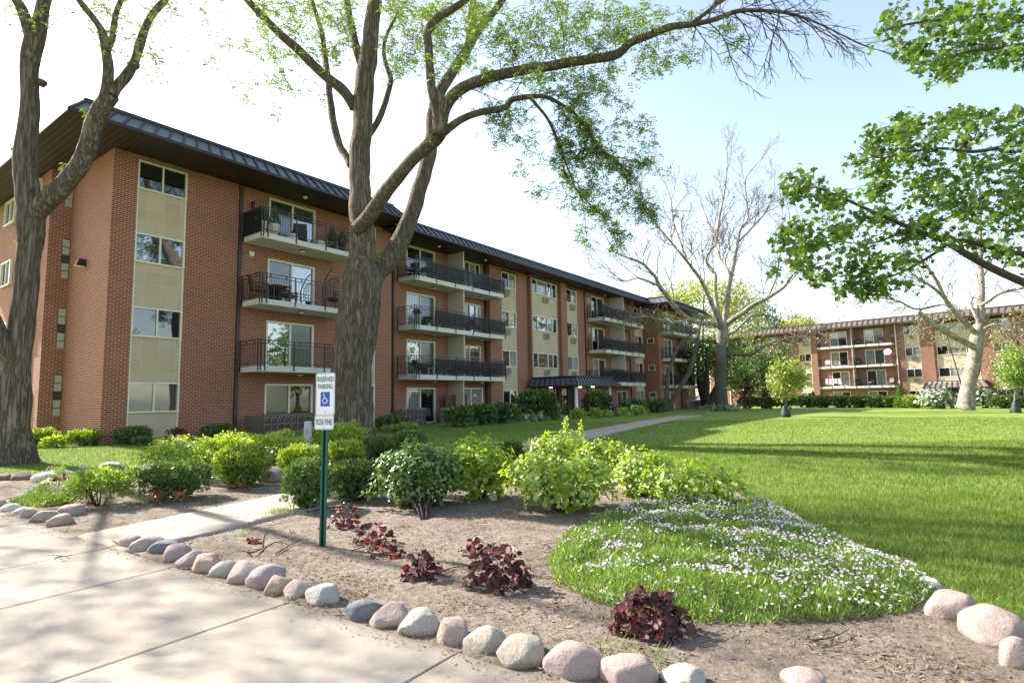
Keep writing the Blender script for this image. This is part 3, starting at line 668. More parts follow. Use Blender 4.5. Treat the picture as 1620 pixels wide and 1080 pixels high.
# decorative block screen walls in front of the ground floor patios
def block_screen(s0, s1, t, z1, label, ret=None, z0=.2):
    mb = MB(); c = .30; n = int(round((s1-s0)/c)); c = (s1-s0)/n; rows = int((z1-.1-z0)/c); zt = z1-.1
    mb.box(s0-.02, s1+.02, t-.03, t+.13, zt, z1)
    mb.box(s0, s1, t+.001, t+.099, z0, zt-rows*c)
    for r in range(rows):
        for q in range(n):
            a, b = s0+q*c, zt-(r+1)*c; w = .034
            mb.box(a, a+w, t, t+.1, b, b+c); mb.box(a+c-w, a+c, t, t+.1, b, b+c); mb.box(a+w, a+c-w, t, t+.1, b, b+w); mb.box(a+w, a+c-w, t, t+.1, b+c-w, b+c)
            m = np.array((a+c/2, b+c/2)); R_ = c/2-w
            for p0, p1 in (((0, R_), (R_, 0)), ((R_, 0), (0, -R_)), ((0, -R_), (-R_, 0)), ((-R_, 0), (0, R_))):
                p0, p1 = np.array(p0), np.array(p1); i0, i1 = p0*.72, p1*.72
                f_ = [(m[0]+x[0], t+.01, m[1]+x[1]) for x in (p0, p1, i1, i0)]; k2 = [(x, t+.09, z) for x, y, z in f_]
                mb.hexa(f_, k2)
    if ret: mb.box(ret-.05, ret+.05, t+.13, 0 if t < -.9 else .79, z0, z1-.1)
    o = mb.build('screen_wall', M['block'], None, (Cx, Cy, 0), (0, 0, TH)); tag(o, label, 'screen wall', 'decorative block screen walls'); return o
block_screen(5.1, 9.3, -1.35, 1.17, 'brown pierced patio wall left of the big trunk behind the utility post', 5.12)
block_screen(13.15, 14.85, -.6, 1.2, 'short brown pierced block wall left of the dark open patio door, beside a clipped hedge', 13.2)
block_screen(16.05, 21.9, -.6, 1.17, 'brown pierced block wall mostly hidden by the long dark hedge near the entrance')
block_screen(36.2, 43.5, -1.2, .95, 'far brown pierced block wall of the patio beyond the entrance canopy', 43.4)
block_screen(52.0, 57.0, -2.4, 1.05, 'farthest brown pierced block wall, behind the leaning tree by the building end')
fen = MB()
for q in range(12): fen.box(17.35+q*.16, 17.35+q*.16+.15, .2, .225, .3, 1.9)
fen.box(17.3, 19.3, .23, .26, .6, .7); fen.box(17.3, 19.3, .23, .26, 1.6, 1.7)
tag(fen.build('wooden_screen', M['wood'], None, (Cx, Cy, 0), (0, 0, TH)), 'brown wooden privacy panel standing on the ground floor patio behind the long hedge', 'privacy panel')

# ------------------------------------------------------------------ second building across the lawn
O2 = atd(1298, 640, 80); F1 = np.array((.70006, -.71409)); F2 = np.array((.71409, .70006)); A2 = math.atan2(F1[1], F1[0])
apt1 = apt
bl2 = empty('apartment_building', (O2[0], O2[1], -.25), A2, 'distant red brick apartment block across the lawn behind the pale mottled tree', 'building')
w2 = MB(); h2 = [10.15, 7.45, 4.73, 2.0]; hw = [10.1, 7.38, 4.68, 1.96]
apt = bl2
facade(w2, -17, -13.2, 2.2, 0, 10.6, [(-16.4, -14.8, [(0, 10.5)])])
facade(w2, -13.2, -4.2, .6, 0, 10.6, [(-11, -9, [(z-2, z) for z in h2]), (-7.5, -5.5, [(z-2, z) for z in h2])])
facade(w2, -4.2, -.0, .25, 0, 10.6, [(-2.45, -.84, [(0, 10.4)])])
facade(w2, 0, 9.25, .6, 0, 10.6, [(1.54, 3.7, [(z-2, z) for z in h2]), (5.75, 7.95, [(z-2, z) for z in h2])])
facade(w2, 9.25, 13.3, .25, 0, 10.6, [(10.3, 11.9, [(0, 10.4)])])
facade(w2, 13.3, 18.4, .45, 0, 10.6, [(13.5, 17.6, [(3.1, 10.3)])])
facade(w2, 18.4, 24, .25, 0, 10.6, [(18.9, 20.5, [(0, 10.4)])])
facade(w2, 24, 46, .5, 0, 10.6, [(26, 28.2, [(z-2, z) for z in h2]), (31, 33, [(z-2, z) for z in h2])])
w2.box(-13.2, -12.85, .95, 2.2, 0, 10.6); w2.box(-17, -16.65, 2.55, 14, 0, 10.6)
w2.box(-16.5, 45.9, 2.9, 12, 0, 10.5)
w2.build('brick_wall', M['brick_far'], bl2)
for (a, b) in ((-16.4, -14.8),): strip_bay(a, b, hw, 2.2, 1.1, .1)
K2 = {0: ('glass_dark', 'glass_curtain'), 1: ('glass_screen', 'glass_dark'), 2: ('glass_curtain', 'glass_curtain'), 3: ('glass_curtain', 'glass_sky')}
strip_bay(-2.45, -.84, hw, .25, 1.1, .1, K2, ac=(0, 1, 2)); strip_bay(10.3, 11.9, hw, .25, 1.1, .1, {0: ('glass_sky', 'glass_curtain'), 1: ('glass_sky', 'glass_curtain'), 2: ('glass_screen', 'glass_screen'), 3: ('glass_dark', 'glass_sky')}, ac=(0, 1, 2))
strip_bay(18.9, 20.5, hw, .25, 1.1, .1)
for k_ in range(3):
    window(bl2, 13.55, 17.55, hw[k_]-1.15, hw[k_], .45, (.28, .72), ('glass_dark', 'glass_curtain', 'glass_dark')); panel(bl2, 13.5, 17.6, hw[k_+1] if k_ < 2 else 3.1, hw[k_]-1.15, .45)
for k_ in range(4):
    for a, b, c in ((1.54, 3.7, ('glass_curtain', 'glass_dark')), (5.75, 7.95, ('glass_curtain', 'glass_screen')), (-11, -9, ('glass_dark', 'glass_dark')), (-7.5, -5.5, ('glass_dark', 'glass_curtain')), (26, 28.2, ('glass_dark', 'glass_curtain')), (31, 33, ('glass_dark', 'glass_dark'))):
        window(bl2, a, b, h2[k_]-2, h2[k_], .6 if a < 10 else .5, (.5,), c if k_ != 2 else c[::-1], 'sliding_door', fr=.09)
for k_ in range(3):
    zt = h2[k_]-2.05
    balcony(bl2, .3, 9.15, .595, -.6, zt-.25, zt, gapx=.2, div=4.5, divz=[10.58, h2[0]-2.31, h2[1]-2.31][k_])
    balcony(bl2, -12.5, -4.3, .595, -.6, zt-.25, zt, gapx=.2)
    balcony(bl2, 25, 35, .495, -.7, zt-.25, zt, gapx=.25)
for s_ in (9.4, -4.05, -13.0): downspout(bl2, s_, .25 if s_ > -10 else .6, 0, 10.4, .12, 'frame')
so = MB(); so.box(-17.8, 46, -1.0, 3, 10.6, 10.64); so.build('soffit', M['soffit'], bl2)
fascia(bl2, [(-17.8, 6), (-17.8, -1.0), (46, -1.0)], [(-17.6, 6), (-17.6, -.8), (46, -.8)], 10.5, 11.25, .62, ('roof_tan', 'roof_brown'), .17)
rf = MB(); rf.box(-17.4, 46, -.6, 12, 11.2, 11.36); rf.build('roof', M['roof_flat'], bl2)
cb = MB(); cb.box(12.4, 18.5, -3, .44, 2.2, 2.26, 0); cb.box(12.85, 18.05, -2.6, .44, 2.8, 2.92, 1); can2 = cb.build('canopy', [M['roof_brown'], M['concrete_light']], bl2)
fascia(can2, [(12.4, .4), (12.4, -3), (18.5, -3), (18.5, .4)], [(12.85, .4), (12.85, -2.55), (18.05, -2.55), (18.05, .4)], 2.24, 2.9, .55, ('roof_tan', 'roof_brown'), .13)
for s_ in (12.9, 18.0):
    c_ = MB(); c_.lathe([(.14, 0), (.13, 2.2)], (s_, -2.5, 0), 10); c_.build('column', M['white'], can2)
window(bl2, 14.4, 16.6, .1, 2.15, .3, (.5,), ('glass_dark', 'glass_dark'), 'entrance_door', fm='brown_metal', rec=.05)
apt = apt1
v = MB(); v.lathe([(0, .0), (.3, .05), (.42, .14), (.40, .17), (.25, .08), (0, .04)], (0, 0, 0), 16); v.box(-.03, .03, -.03, .5, -.03, .03)
dish = v.build('satellite_dish', M['white'], None, tuple(atd(1405, 557, 71)), (1.25, 0, A2)); tag(dish, 'round white satellite dish on the balcony corner of the distant block', 'satellite dish')

# ------------------------------------------------------------------ leaves
def unit(V): return V/(np.linalg.norm(V, axis=-1, keepdims=True)+1e-9)
def rdir(rng, n): return unit(rng.normal(size=(n, 3)))
def diamonds(C, D, W, L, w, fold=0.0):
    """leaf diamonds from C along D (unit), half width along W"""
    L = np.asarray(L)[..., None] if np.ndim(L) else L; w = np.asarray(w)[..., None] if np.ndim(w) else w
    return np.stack([C, C+D*L*.45+W*w, C+D*L, C+D*L*.45-W*w], 1)
def ovals(C, D, W, L, w):
    N = np.cross(D, W); L = np.asarray(L)[..., None] if np.ndim(L) else L; w = np.asarray(w)[..., None] if np.ndim(w) else w
    dn = -N*L*.10
    return np.stack([C, C+D*L*.28+W*w*.92, C+D*L*.62+W*w*.8, C+D*L+dn, C+D*L*.62-W*w*.8, C+D*L*.28-W*w*.92], 1)
def perp(rng, D):
    R_ = rdir(rng, len(D)); return unit(np.cross(D, R_))
def locust_leaves(rng, C, L=.24, pairs=5, ll=.062, lw=.013):
    n = len(C); a = unit(rdir(rng, n)*np.array((1, 1, .5))+np.array((0, 0, -.35))); s_ = unit(np.cross(a, np.array((0, 0, 1.))+.4*rdir(rng, n)))
    out = []
    for k_ in range(pairs):
        u = (k_+.6)/pairs
        base = C+a*L*u+np.array((0, 0, -.25*L))*u*u
        for sg in (1, -1):
            d = unit(s_*sg+a*.55+.25*rng.normal(size=(n, 3))); w = unit(np.cross(d, rdir(rng, n)))
            out.append(diamonds(base, d, w, ll*(1.05-.35*abs(u-.5)), lw))
    return np.concatenate(out)
MAPLE = np.array([(0, 0), (.1, .16), (-.03, .44), (.27, .30), (.43, .56), (.55, .24), (1.0, 0), (.55, -.24), (.43, -.56), (.27, -.30), (-.03, -.44), (.1, -.16)])
def maple_leaves(rng, C, size):
    n = len(C); N = unit(np.array((0, 0, 1.))+.75*rng.normal(size=(n, 3))); D = unit(rdir(rng, n)*np.array((1, 1, .3))+np.array((0, 0, -.45)))
    D = unit(D-N*np.sum(D*N, 1)[:, None]); W = np.cross(N, D); sz = size*rng.uniform(.65, 1.2, n)
    P = C[:, None]+(D[:, None]*MAPLE[None, :, 0, None]+W[:, None]*MAPLE[None, :, 1, None]-N[:, None]*(np.abs(MAPLE[:, 1])*.35+MAPLE[:, 0]**2*.2)[None, :, None])*sz[:, None, None]
    return P
def sample_poly(rng, poly, n):
    poly = [tuple(p) for p in poly]; xs_ = [p[0] for p in poly]; ys_ = [p[1] for p in poly]; out = []
    while len(out) < n:
        P = rng.uniform((min(xs_), min(ys_)), (max(xs_), max(ys_)), (n*3, 2)); P = P[inpoly(P, poly)]; out += list(P)
    return np.array(out[:n])
def px_targets(rng, poly, n, d, spread):
    P = sample_poly(rng, poly, n); dd = d+rng.normal(size=n)*spread
    return np.array([atd(x, y, q) for (x, y), q in zip(P, dd)])

# ------------------------------------------------------------------ tree builder
def limb_world(pts, d0, d1=None):
    """traced limb: (px, py, width px) -> world points and radii, running in depth from d0 to d1"""
    d1 = d0 if d1 is None else d1; n = len(pts); L = []
    for k_, p in enumerate(pts):
        d = d0+(d1-d0)*k_/max(1, n-1); L.append((*atd(p[0], p[1], d), p[2]*.47*d/F))
    return np.array(L)
class Tree:
    def __init__(s, seed): s.rng = np.random.default_rng(seed); s.mb = MB(); s.nodes = []; s.rad = []
    def limb(s, Q, n=10, m=0, rough=.05, ridge=0, sub=5, nodes=True, skip=0):
        S = smooth_line(list(Q), sub); P, R = S[:, :3].copy(), np.maximum(S[:, 3], .003)
        ns = s.rng.normal(size=3)*10
        for k_ in range(1, len(P)-1): P[k_] += R[k_]*.16*np.array(noise.noise_vector(Vector(P[k_]*1.3+ns)))
        base = s.mb.n
        s.mb.tube(P, R, n, m)
        V = s.mb.v[-1]
        ax = np.repeat(P, n, 0); off = V-ax
        f = np.array([1+rough*(noise.noise(Vector(v*2.2+ns))+.6*noise.noise(Vector((v[0]*9, v[1]*9, v[2]*1.5)))) + ridge*noise.noise(Vector((v[0]*16, v[1]*16, v[2]*1.4))) for v in V])
        s.mb.v[-1] = ax+off*f[:, None]
        if nodes:
            s.nodes += list(P[skip:]); s.rad += list(R[skip:])
        return P, R
    def attach(s, T, m=1, r0=.012, tip=.003, sag=.06, n=4, wob=.12, maxr=.5, grow=.006):
        T = np.asarray(T); N = np.array(s.nodes); Rr = np.array(s.rad)
        dist = np.array([np.min(((N-t)**2).sum(1)) for t in T]); order = np.argsort(dist)
        cap = len(N)+len(T)*4; A = np.empty((cap, 3)); A[:len(N)] = N; B = np.empty(cap); B[:len(N)] = Rr; c = len(N)
        for i_ in order:
            t = T[i_]; dv = ((A[:c]-t)**2).sum(1); k_ = int(np.argmin(dv)); p = A[k_]; L = math.sqrt(dv[k_])
            if L < .02: continue
            r = min(B[k_]*maxr, r0+grow*L); r = max(r, tip)
            w = s.rng.normal(size=(2, 3))*wob*L
            q1 = p+(t-p)*.35+w[0]+np.array((0, 0, sag*L)); q2 = p+(t-p)*.7+w[1]*.7+np.array((0, 0, sag*L))
            P = smooth_line([p, q1, q2, t], 2); R = np.linspace(r, tip, len(P))
            s.mb.tube(P, R, n, m, cap=False)
            for f_ in (2, 4, 6): A[c] = P[f_]; B[c] = R[f_]; c += 1
        s.nodes = list(A[:c]); s.rad = list(B[:c])
    def shoot(s, p, d, L, r, level, m=1, grav=.3, ang=.65, nc=4, tips=None, n=3, wob=.14, along=None):
        p = np.asarray(p, float); d = unit(np.asarray(d, float)); pts = [p]; ds = [d]; k = 5
        for _ in range(k):
            d = unit(d+s.rng.normal(size=3)*wob+np.array((0, 0, grav/k))); p = p+d*L/k; pts.append(p); ds.append(d)
        P = np.array(pts); s.mb.tube(P, np.linspace(r, r*.4, k+1), n, m, cap=False)
        if along is not None: along += list(P[2:])
        if level > 0:
            for q in range(nc):
                u = .2+.75*(q+s.rng.random())/nc; i = min(int(u*k), k-1); f = u*k-i; pos = P[i]*(1-f)+P[i+1]*f
                pr = np.cross(ds[i], s.rng.normal(size=3)); pr = unit(pr); a = ang*s.rng.uniform(.7, 1.3)
                s.shoot(pos, ds[i]*math.cos(a)+pr*math.sin(a), L*s.rng.uniform(.42, .65)*(1.15-.5*u), r*.62, level-1, m, grav, ang, nc, tips, n, wob, along)
        elif tips is not None: tips.append(P[-1])
    def shoots(s, P, R, lo, hi, cnt, L, level, up=(0, 0, .3), spread=.9, **kw):
        n = len(P)
        for q in range(cnt):
            i = int(np.clip((lo+(hi-lo)*(q+s.rng.random())/cnt)*(n-1), 0, n-2)); tan = unit(P[i+1]-P[i])
            s.shoot(P[i], tan*.7+s.rng.normal(size=3)*spread*.5+np.array(up), L*s.rng.uniform(.6, 1.2), min(R[i]*.6, kw.get('r', .05)), level, **{k: v for k, v in kw.items() if k != 'r'})
        s.shoot(P[-1], P[-1]-P[-2], L*.8, R[-1], level, **{k: v for k, v in kw.items() if k != 'r'})
    def finish(s, label, cat, loc, name='tree', mats=('bark', 'bark_twig'), group=None):
        root = empty(name, loc, 0, label, cat, group); s.root = root
        for k_, v in enumerate(s.mb.v): s.mb.v[k_] = v-np.asarray(loc)
        s.mb.build('trunk', [M[x] for x in mats], root); return root
    def crown(s, arrs, mats, name='crown'):
        cb = MB()
        for P, m in arrs: cb.addk(P-np.asarray(s.root.location), m)
        return cb.build(name, [M[x] for x in mats], s.root)
def ball(rng, c, r, n, shell=.0):
    D = rdir(rng, n); q = rng.uniform(shell, 1, n)**(1/3.); return np.asarray(c)+D*np.asarray(r)*q[:, None]

# ---- the big honey locust in the middle
D0 = ground(556, 694)[1]
t = Tree(1)
t.limb(limb_world([(556, 702, 92), (556, 690, 78), (557, 665, 68), (557, 630, 65), (558, 590, 65), (561, 545, 67), (566, 500, 70), (571, 455, 68), (574, 418, 52)], D0, D0), 30, rough=.05, ridge=.05, sub=8, nodes=False)
t.limb(limb_world([(572, 445, 48), (573, 405, 45), (573, 370, 40), (570, 333, 38), (569, 290, 36), (570, 250, 36), (573, 200, 33), (575, 150, 34), (580, 105, 32), (586, 60, 28), (592, 10, 25), (596, -60, 20), (600, -160, 13), (590, -260, 6)], D0, D0+1), 22, rough=.06, ridge=.05, sub=6, skip=40)
t.limb(limb_world([(566, 362, 26), (584, 342, 26), (607, 308, 25), (633, 276, 23), (660, 245, 22), (690, 220, 24), (697, 205, 26)], D0-.2, D0-2.4), 16, rough=.07, ridge=.05, sub=6, nodes=False)
t.limb(limb_world([(693, 215, 22), (691, 180, 17), (684, 147, 16), (680, 111, 15), (678, 72, 15), (677, 50, 15), (691, 29, 15), (718, 13, 13), (746, -6, 11), (790, -40, 8), (840, -90, 4)], D0-2.4, D0-3.4), 12, rough=.07, ridge=.04, skip=15)
BA2 = t.limb(limb_world([(694, 212, 24), (705, 168, 22), (727, 142, 20), (767, 124, 19), (807, 115, 18), (851, 107, 17), (896, 100, 17), (940, 93, 16), (976, 86, 16), (998, 68, 14), (1033, 54, 13), (1062, 42, 12), (1100, 38, 10), (1131, 31, 9), (1167, 18, 8), (1207, 17, 6), (1250, 22, 5), (1300, 40, 3), (1360, 70, 2)], D0-2.4, D0-5.4), 14, rough=.07, ridge=.04, skip=12)
BTOP = t.limb(limb_world([(1090, 40, 7), (1120, 18, 7), (1138, 0, 8), (1165, -30, 6), (1200, -60, 4)], D0-4.6, D0-5.4), 10)
BA3 = t.limb(limb_world([(698, 214, 14), (718, 196, 13), (740, 184, 12), (767, 176, 12), (798, 170, 11), (811, 158, 10), (838, 153, 9), (864, 154, 7), (887, 165, 6), (909, 180, 5), (925, 200, 5), (940, 222, 4.5), (962, 245, 3.5), (984, 262, 2.5), (1005, 285, 1.5)], D0-2.2, D0-3.4), 10, rough=.07, skip=6)
BA3B = t.limb(limb_world([(838, 154, 7), (852, 170, 5.5), (866, 188, 5), (878, 213, 5), (887, 236, 4), (900, 271, 3), (912, 300, 2.4), (935, 325, 2), (955, 345, 1)], D0-2.9, D0-2.2), 8)
t.limb(limb_world([(580, 470, 40), (592, 437, 38), (608, 418, 36), (624, 400, 35), (647, 352, 29), (660, 311, 27), (671, 276, 25), (681, 238, 24), (684, 190, 23), (696, 147, 21), (718, 111, 18), (738, 80, 16), (756, 50, 15), (784, 15, 13), (820, -40, 10), (850, -130, 6), (880, -230, 3)], D0+.3, D0+3), 18, rough=.06, ridge=.05, sub=6, skip=30)
t.limb(limb_world([(738, 78, 12), (744, 50, 12), (746, 10, 11), (752, -60, 8), (744, -150, 5)], D0+1.8, D0+3), 10)
t.limb(limb_world([(561, 172, 18), (548, 150, 18), (531, 133, 17), (509, 116, 16), (482, 89, 16), (460, 68, 15), (442, 53, 14), (420, 31, 13), (389, -3, 12), (350, -50, 8), (300, -110, 4)], D0+.5, D0-1.5), 12, rough=.07, skip=10)
t.limb(limb_world([(556, 262, 14), (548, 247, 13), (538, 232, 13), (529, 200, 13), (524, 169, 12), (520, 133, 11), (515, 98, 10), (509, 53, 9), (497, 13, 8), (480, -50, 5)], D0+.3, D0+2), 10, rough=.07, skip=8)
t.limb(limb_world([(582, 216, 11), (595, 197, 11), (604, 178, 11), (613, 150, 10), (618, 125, 9), (610, 100, 8), (607, 80, 7), (612, 55, 6), (630, 20, 4)], D0+.6, D0+1.2), 10, rough=.08, skip=8)
t.limb(limb_world([(575, 112, 16), (562, 70, 15), (553, 30, 14), (545, -20, 11), (530, -100, 7)], D0+.8, D0+2.2), 10, rough=.07)
rng = t.rng
R1 = [(740, 0), (1060, 0), (1110, 30), (1090, 95), (1040, 125), (960, 135), (880, 112), (800, 112), (740, 70)]
R2 = [(815, 118), (905, 105), (985, 140), (1028, 205), (1046, 268), (1010, 320), (962, 352), (930, 330), (935, 250), (905, 195), (860, 165)]
R5 = [(600, 0), (770, 0), (745, 110), (690, 120), (615, 130)]
R3 = [(395, 0), (560, 0), (560, 70), (512, 112), (430, 95)]
R4 = [(345, 40), (460, 95), (520, 160), (440, 190), (360, 140)]
R6 = [(700, 130), (830, 180), (920, 260), (900, 350), (800, 260), (760, 190)]
leafT = np.concatenate([px_targets(rng, R1, 170, D0-3.0, 1.3), px_targets(rng, R2, 90, D0-2.8, .9), px_targets(rng, R5, 150, D0-.2, 2.0), px_targets(rng, R3, 100, D0+.2, 1.6), px_targets(rng, R4, 30, D0, 1.2), px_targets(rng, R6, 30, D0-2.8, .8)])
highT = np.concatenate([ball(rng, (-5.5, D0, 19.2), (6.5, 5.0, 2.4), 180), ball(rng, (-8, D0-4, 17.5), (4, 4, 2.0), 60)])
along = []; al2 = []
for (P_, R_), lo, hi, c_, L_ in ((BA2, .66, .99, 17, 2.0), (BTOP, .2, .95, 8, 2.0)): t.shoots(P_, R_, lo, hi, c_, L_, 2, up=(.15, 0, -.25), r=.022, grav=-.35, nc=4, ang=.55, n=4, spread=.8)
for (P_, R_), lo, hi, c_, L_ in ((BA3, .45, .99, 13, 1.5), (BA3B, .2, .99, 10, 1.3)): t.shoots(P_, R_, lo, hi, c_, L_, 2, up=(.1, 0, -.2), r=.018, grav=-.4, nc=4, ang=.6, n=4, spread=.8, along=along)
for (P_, R_), lo, hi, c_, L_ in ((BA2, .12, .62, 9, 1.9), ): t.shoots(P_[:int(len(P_)*.66)], R_, lo, hi, c_, L_, 2, up=(0, 0, .0), r=.018, grav=-.25, nc=4, ang=.6, n=4, spread=1.2, along=al2)
along = np.array(along); al2 = np.array(al2)
t.attach(leafT, r0=.016, sag=.08, maxr=.5, tip=.007, grow=.010, wob=.07); t.attach(highT, r0=.014, sag=.03)
base = ground(556, 694)
big = t.finish('massive honey locust with furrowed trunk forking into two stems, beside the parking sign', 'tree', base)
def sprays(rng, T, k=7, r=.30, **kw):
    C = np.repeat(T, k, 0)+rng.normal(size=(len(T)*k, 3))*r*np.array((1, 1, .6)); return locust_leaves(rng, C, **kw)
tuft = np.concatenate([ball(rng, atd(599, 402, D0-.7), (.22, .2, .25), 16), ball(rng, atd(677, 214, D0-2.7), (.12, .1, .15), 6)])
t.crown([(sprays(rng, leafT, 8, .16, L=.26, ll=.10, lw=.022, pairs=4), 0), (sprays(rng, along[::4], 3, .07, L=.22, ll=.09, lw=.02, pairs=4), 0), (sprays(rng, al2[::2], 2, .07, L=.22, ll=.09, lw=.02, pairs=4), 0), (sprays(rng, highT, 6, .45, L=.3, ll=.09, lw=.024), 0), (locust_leaves(rng, tuft, L=.2), 0)], ['locust_leaf'])

# ---- the left honey locust
D1 = ground(27, 733)[1]
t = Tree(2)
t.limb(limb_world([(18, 742, 98), (17, 731, 80), (18, 712, 62), (18, 680, 55), (19, 640, 50), (23, 590, 44), (32, 530, 39), (40, 470, 36), (45, 410, 34), (51, 365, 36), (54, 335, 36)], D1, D1), 30, rough=.05, ridge=.055, sub=8, nodes=False)
t.limb(limb_world([(47, 385, 33), (46, 330, 35), (43, 290, 36), (41, 240, 35), (45, 200, 31), (48, 155, 28), (46, 115, 27), (50, 85, 30), (54, 62, 30), (62, 40, 24), (68, 12, 22), (76, -25, 19), (90, -120, 12), (80, -220, 5)], D1, D1-.4), 18, rough=.07, ridge=.05, sub=6, skip=40)
t.limb(limb_world([(52, 78, 20), (45, 48, 19), (36, 18, 18), (20, -8, 15), (-20, -60, 9), (-60, -120, 5)], D1-.2, D1-1.2), 12, rough=.07)
t.limb(limb_world([(50, 355, 26), (68, 325, 32), (92, 303, 31), (119, 272, 30), (137, 236, 29), (148, 197, 28), (163, 168, 28), (177, 150, 24)], D1, D1-.5), 18, rough=.06, ridge=.05, sub=6, nodes=False)
t.limb(limb_world([(160, 165, 18), (169, 139, 18), (171, 111, 17), (168, 83, 16), (165, 62, 15), (158, 44, 12), (142, 22, 11), (122, -4, 10), (90, -60, 6)], D1-.5, D1-1.4), 12, rough=.07, skip=6)
t.limb(limb_world([(169, 78, 11), (178, 61, 11), (182, 30, 10), (186, 14, 9), (196, -10, 8), (220, -70, 5)], D1-.8, D1), 10, rough=.07)
t.limb(limb_world([(176, 152, 20), (184, 138, 19), (200, 119, 18), (213, 97, 15), (222, 69, 15), (230, 44, 13), (242, 22, 12), (264, -4, 11), (300, -50, 7), (340, -110, 4)], D1-.5, D1+.6), 12, rough=.08, skip=6)
t.limb(limb_world([(30, 600, 26), (12, 560, 28), (-4, 525, 26), (-25, 480, 24), (-60, 400, 20), (-110, 250, 16), (-170, 60, 11), (-260, -200, 6)], D1, D1-1.5), 14, rough=.07, sub=6, skip=20)
t.limb(limb_world([(-25, 480, 12), (-90, 380, 10), (-200, 250, 8), (-330, 90, 5)], D1-.5, D1-4), 10)
for (x, y) in ((24, 238), (31, 222), (60, 130), (207, 103)):
    c = limb_world([(x+10, y+4, 14), (x+3, y, 13), (x-3, y-2, 9)], D1-.1, D1-.1); t.limb(c, 10, nodes=False, rough=.1)
rng = t.rng
lt = np.concatenate([px_targets(rng, [(120, 0), (290, 0), (275, 60), (250, 95), (205, 90), (150, 75)], 85, D1-.4, .8), px_targets(rng, [(0, 0), (110, 0), (110, 40), (30, 60), (0, 95)], 30, D1-.6, .8), px_targets(rng, [(200, 60), (300, 60), (285, 130), (225, 140)], 22, D1, .6), px_targets(rng, [(290, 0), (370, 0), (360, 130), (310, 100)], 26, D1+.4, .8)])
ht = np.concatenate([ball(rng, (-12, D1-.5, 15.6), (4.8, 4.0, 2.2), 150), ball(rng, (-19.5, D1-3, 10.5), (3.0, 3.5, 2.5), 80)])
t.attach(lt, r0=.009, sag=.08, maxr=.4, tip=.0045); t.attach(ht, r0=.014, sag=.03)
t.finish('honey locust with wide forked trunk on the sunlit grass before the brick end wall', 'tree', ground(27, 733))
t.crown([(sprays(rng, lt, 6, .16, L=.17, ll=.052, lw=.012), 0), (sprays(rng, ht, 9, .5, L=.3, ll=.09, lw=.026), 0), (locust_leaves(rng, np.concatenate([ball(rng, atd(132, 178, D1-.7), (.1, .1, .15), 9), ball(rng, atd(99, 262, D1-.3), (.09, .05, .12), 8), ball(rng, atd(76, 292, D1-.3), (.08, .05, .06), 6)]), L=.12), 0)], ['locust_leaf'])

# ---- maple reaching in from the right: trunk stands outside the frame
t = Tree(3); DM = 9.6
tb = np.array((12.6, 9.6, float(terrain(12.6, 9.6))))
t.limb(np.array([(*tb, .34), (12.6, 9.6, .6, .27), (12.55, 9.6, 2.0, .24), (12.4, 9.6, 3.2, .22), (12.2, 9.7, 4.6, .18), (12.0, 9.8, 6.2, .13), (11.8, 9.8, 8.0, .08), (11.6, 9.8, 9.6, .03)]), 20, rough=.06, ridge=.04, sub=6, nodes=False)
def from_trunk(x, z, pts, d0, d1, r): 
    L = limb_world(pts, d0, d1); return np.concatenate([np.array([(x, 9.65, z, r)]), L])
t.limb(from_trunk(12.4, 3.0, [(1760, 500, 17), (1690, 472, 15), (1620, 447, 13), (1560, 420, 12), (1500, 385, 10), (1470, 372, 9), (1420, 352, 7), (1370, 330, 5.5), (1330, 312, 4.5), (1290, 296, 3)], 9.5, 9.0, .13), 12)
t.limb(from_trunk(12.35, 3.4, [(1750, 430, 12), (1680, 405, 10), (1600, 400, 9), (1555, 388, 8), (1512, 380, 7), (1480, 400, 5), (1440, 424, 4), (1400, 440, 3), (1370, 442, 2)], 9.7, 9.9, .10), 10)
t.limb(from_trunk(12.3, 4.0, [(1750, 330, 12), (1670, 310, 10), (1600, 303, 8), (1560, 310, 7), (1500, 345, 5), (1440, 360, 4), (1380, 385, 3), (1310, 382, 2.5), (1270, 400, 1.6)], 10.2, 9.4, .10), 10)
t.limb(from_trunk(12.2, 4.6, [(1740, 240, 11), (1660, 215, 9), (1600, 230, 7), (1540, 240, 6), (1490, 235, 4.5), (1440, 240, 3.5), (1390, 250, 2.5), (1360, 232, 1.8)], 9.2, 8.8, .09), 10)
t.limb(from_trunk(12.1, 5.5, [(1750, 80, 11), (1680, 40, 9), (1620, 28, 8), (1560, 26, 7), (1510, 30, 6), (1470, 34, 4.5), (1430, 40, 3.5), (1385, 52, 2)], 9.6, 9.1, .09), 10)
t.limb(from_trunk(12.0, 5.9, [(1740, 20, 9), (1660, 60, 7), (1590, 75, 6), (1540, 80, 5), (1500, 95, 3.5), (1480, 120, 2)], 9.0, 8.6, .08), 10)
t.limb(from_trunk(12.0, 6.4, [(1730, -60, 9), (1640, -40, 7), (1560, -20, 5), (1490, -6, 4), (1430, -2, 2.5)], 10, 9.8, .07), 10)
rng = t.rng
MA = [(1392, 0), (1620, 0), (1625, 112), (1570, 102), (1520, 108), (1484, 136), (1455, 100), (1410, 82), (1385, 40)]
MBp = [(1352, 232), (1385, 196), (1420, 180), (1470, 198), (1500, 175), (1540, 170), (1570, 184), (1625, 178), (1625, 430), (1580, 420), (1530, 400), (1480, 395), (1440, 440), (1400, 400), (1370, 330), (1380, 280)]
MC = [(1234, 285), (1265, 272), (1310, 300), (1350, 322), (1400, 330), (1400, 440), (1340, 472), (1300, 455), (1270, 440), (1215, 428), (1228, 380), (1230, 350), (1290, 340), (1240, 310)]
MD = [(1340, 440), (1430, 440), (1450, 455), (1400, 472), (1345, 470)]
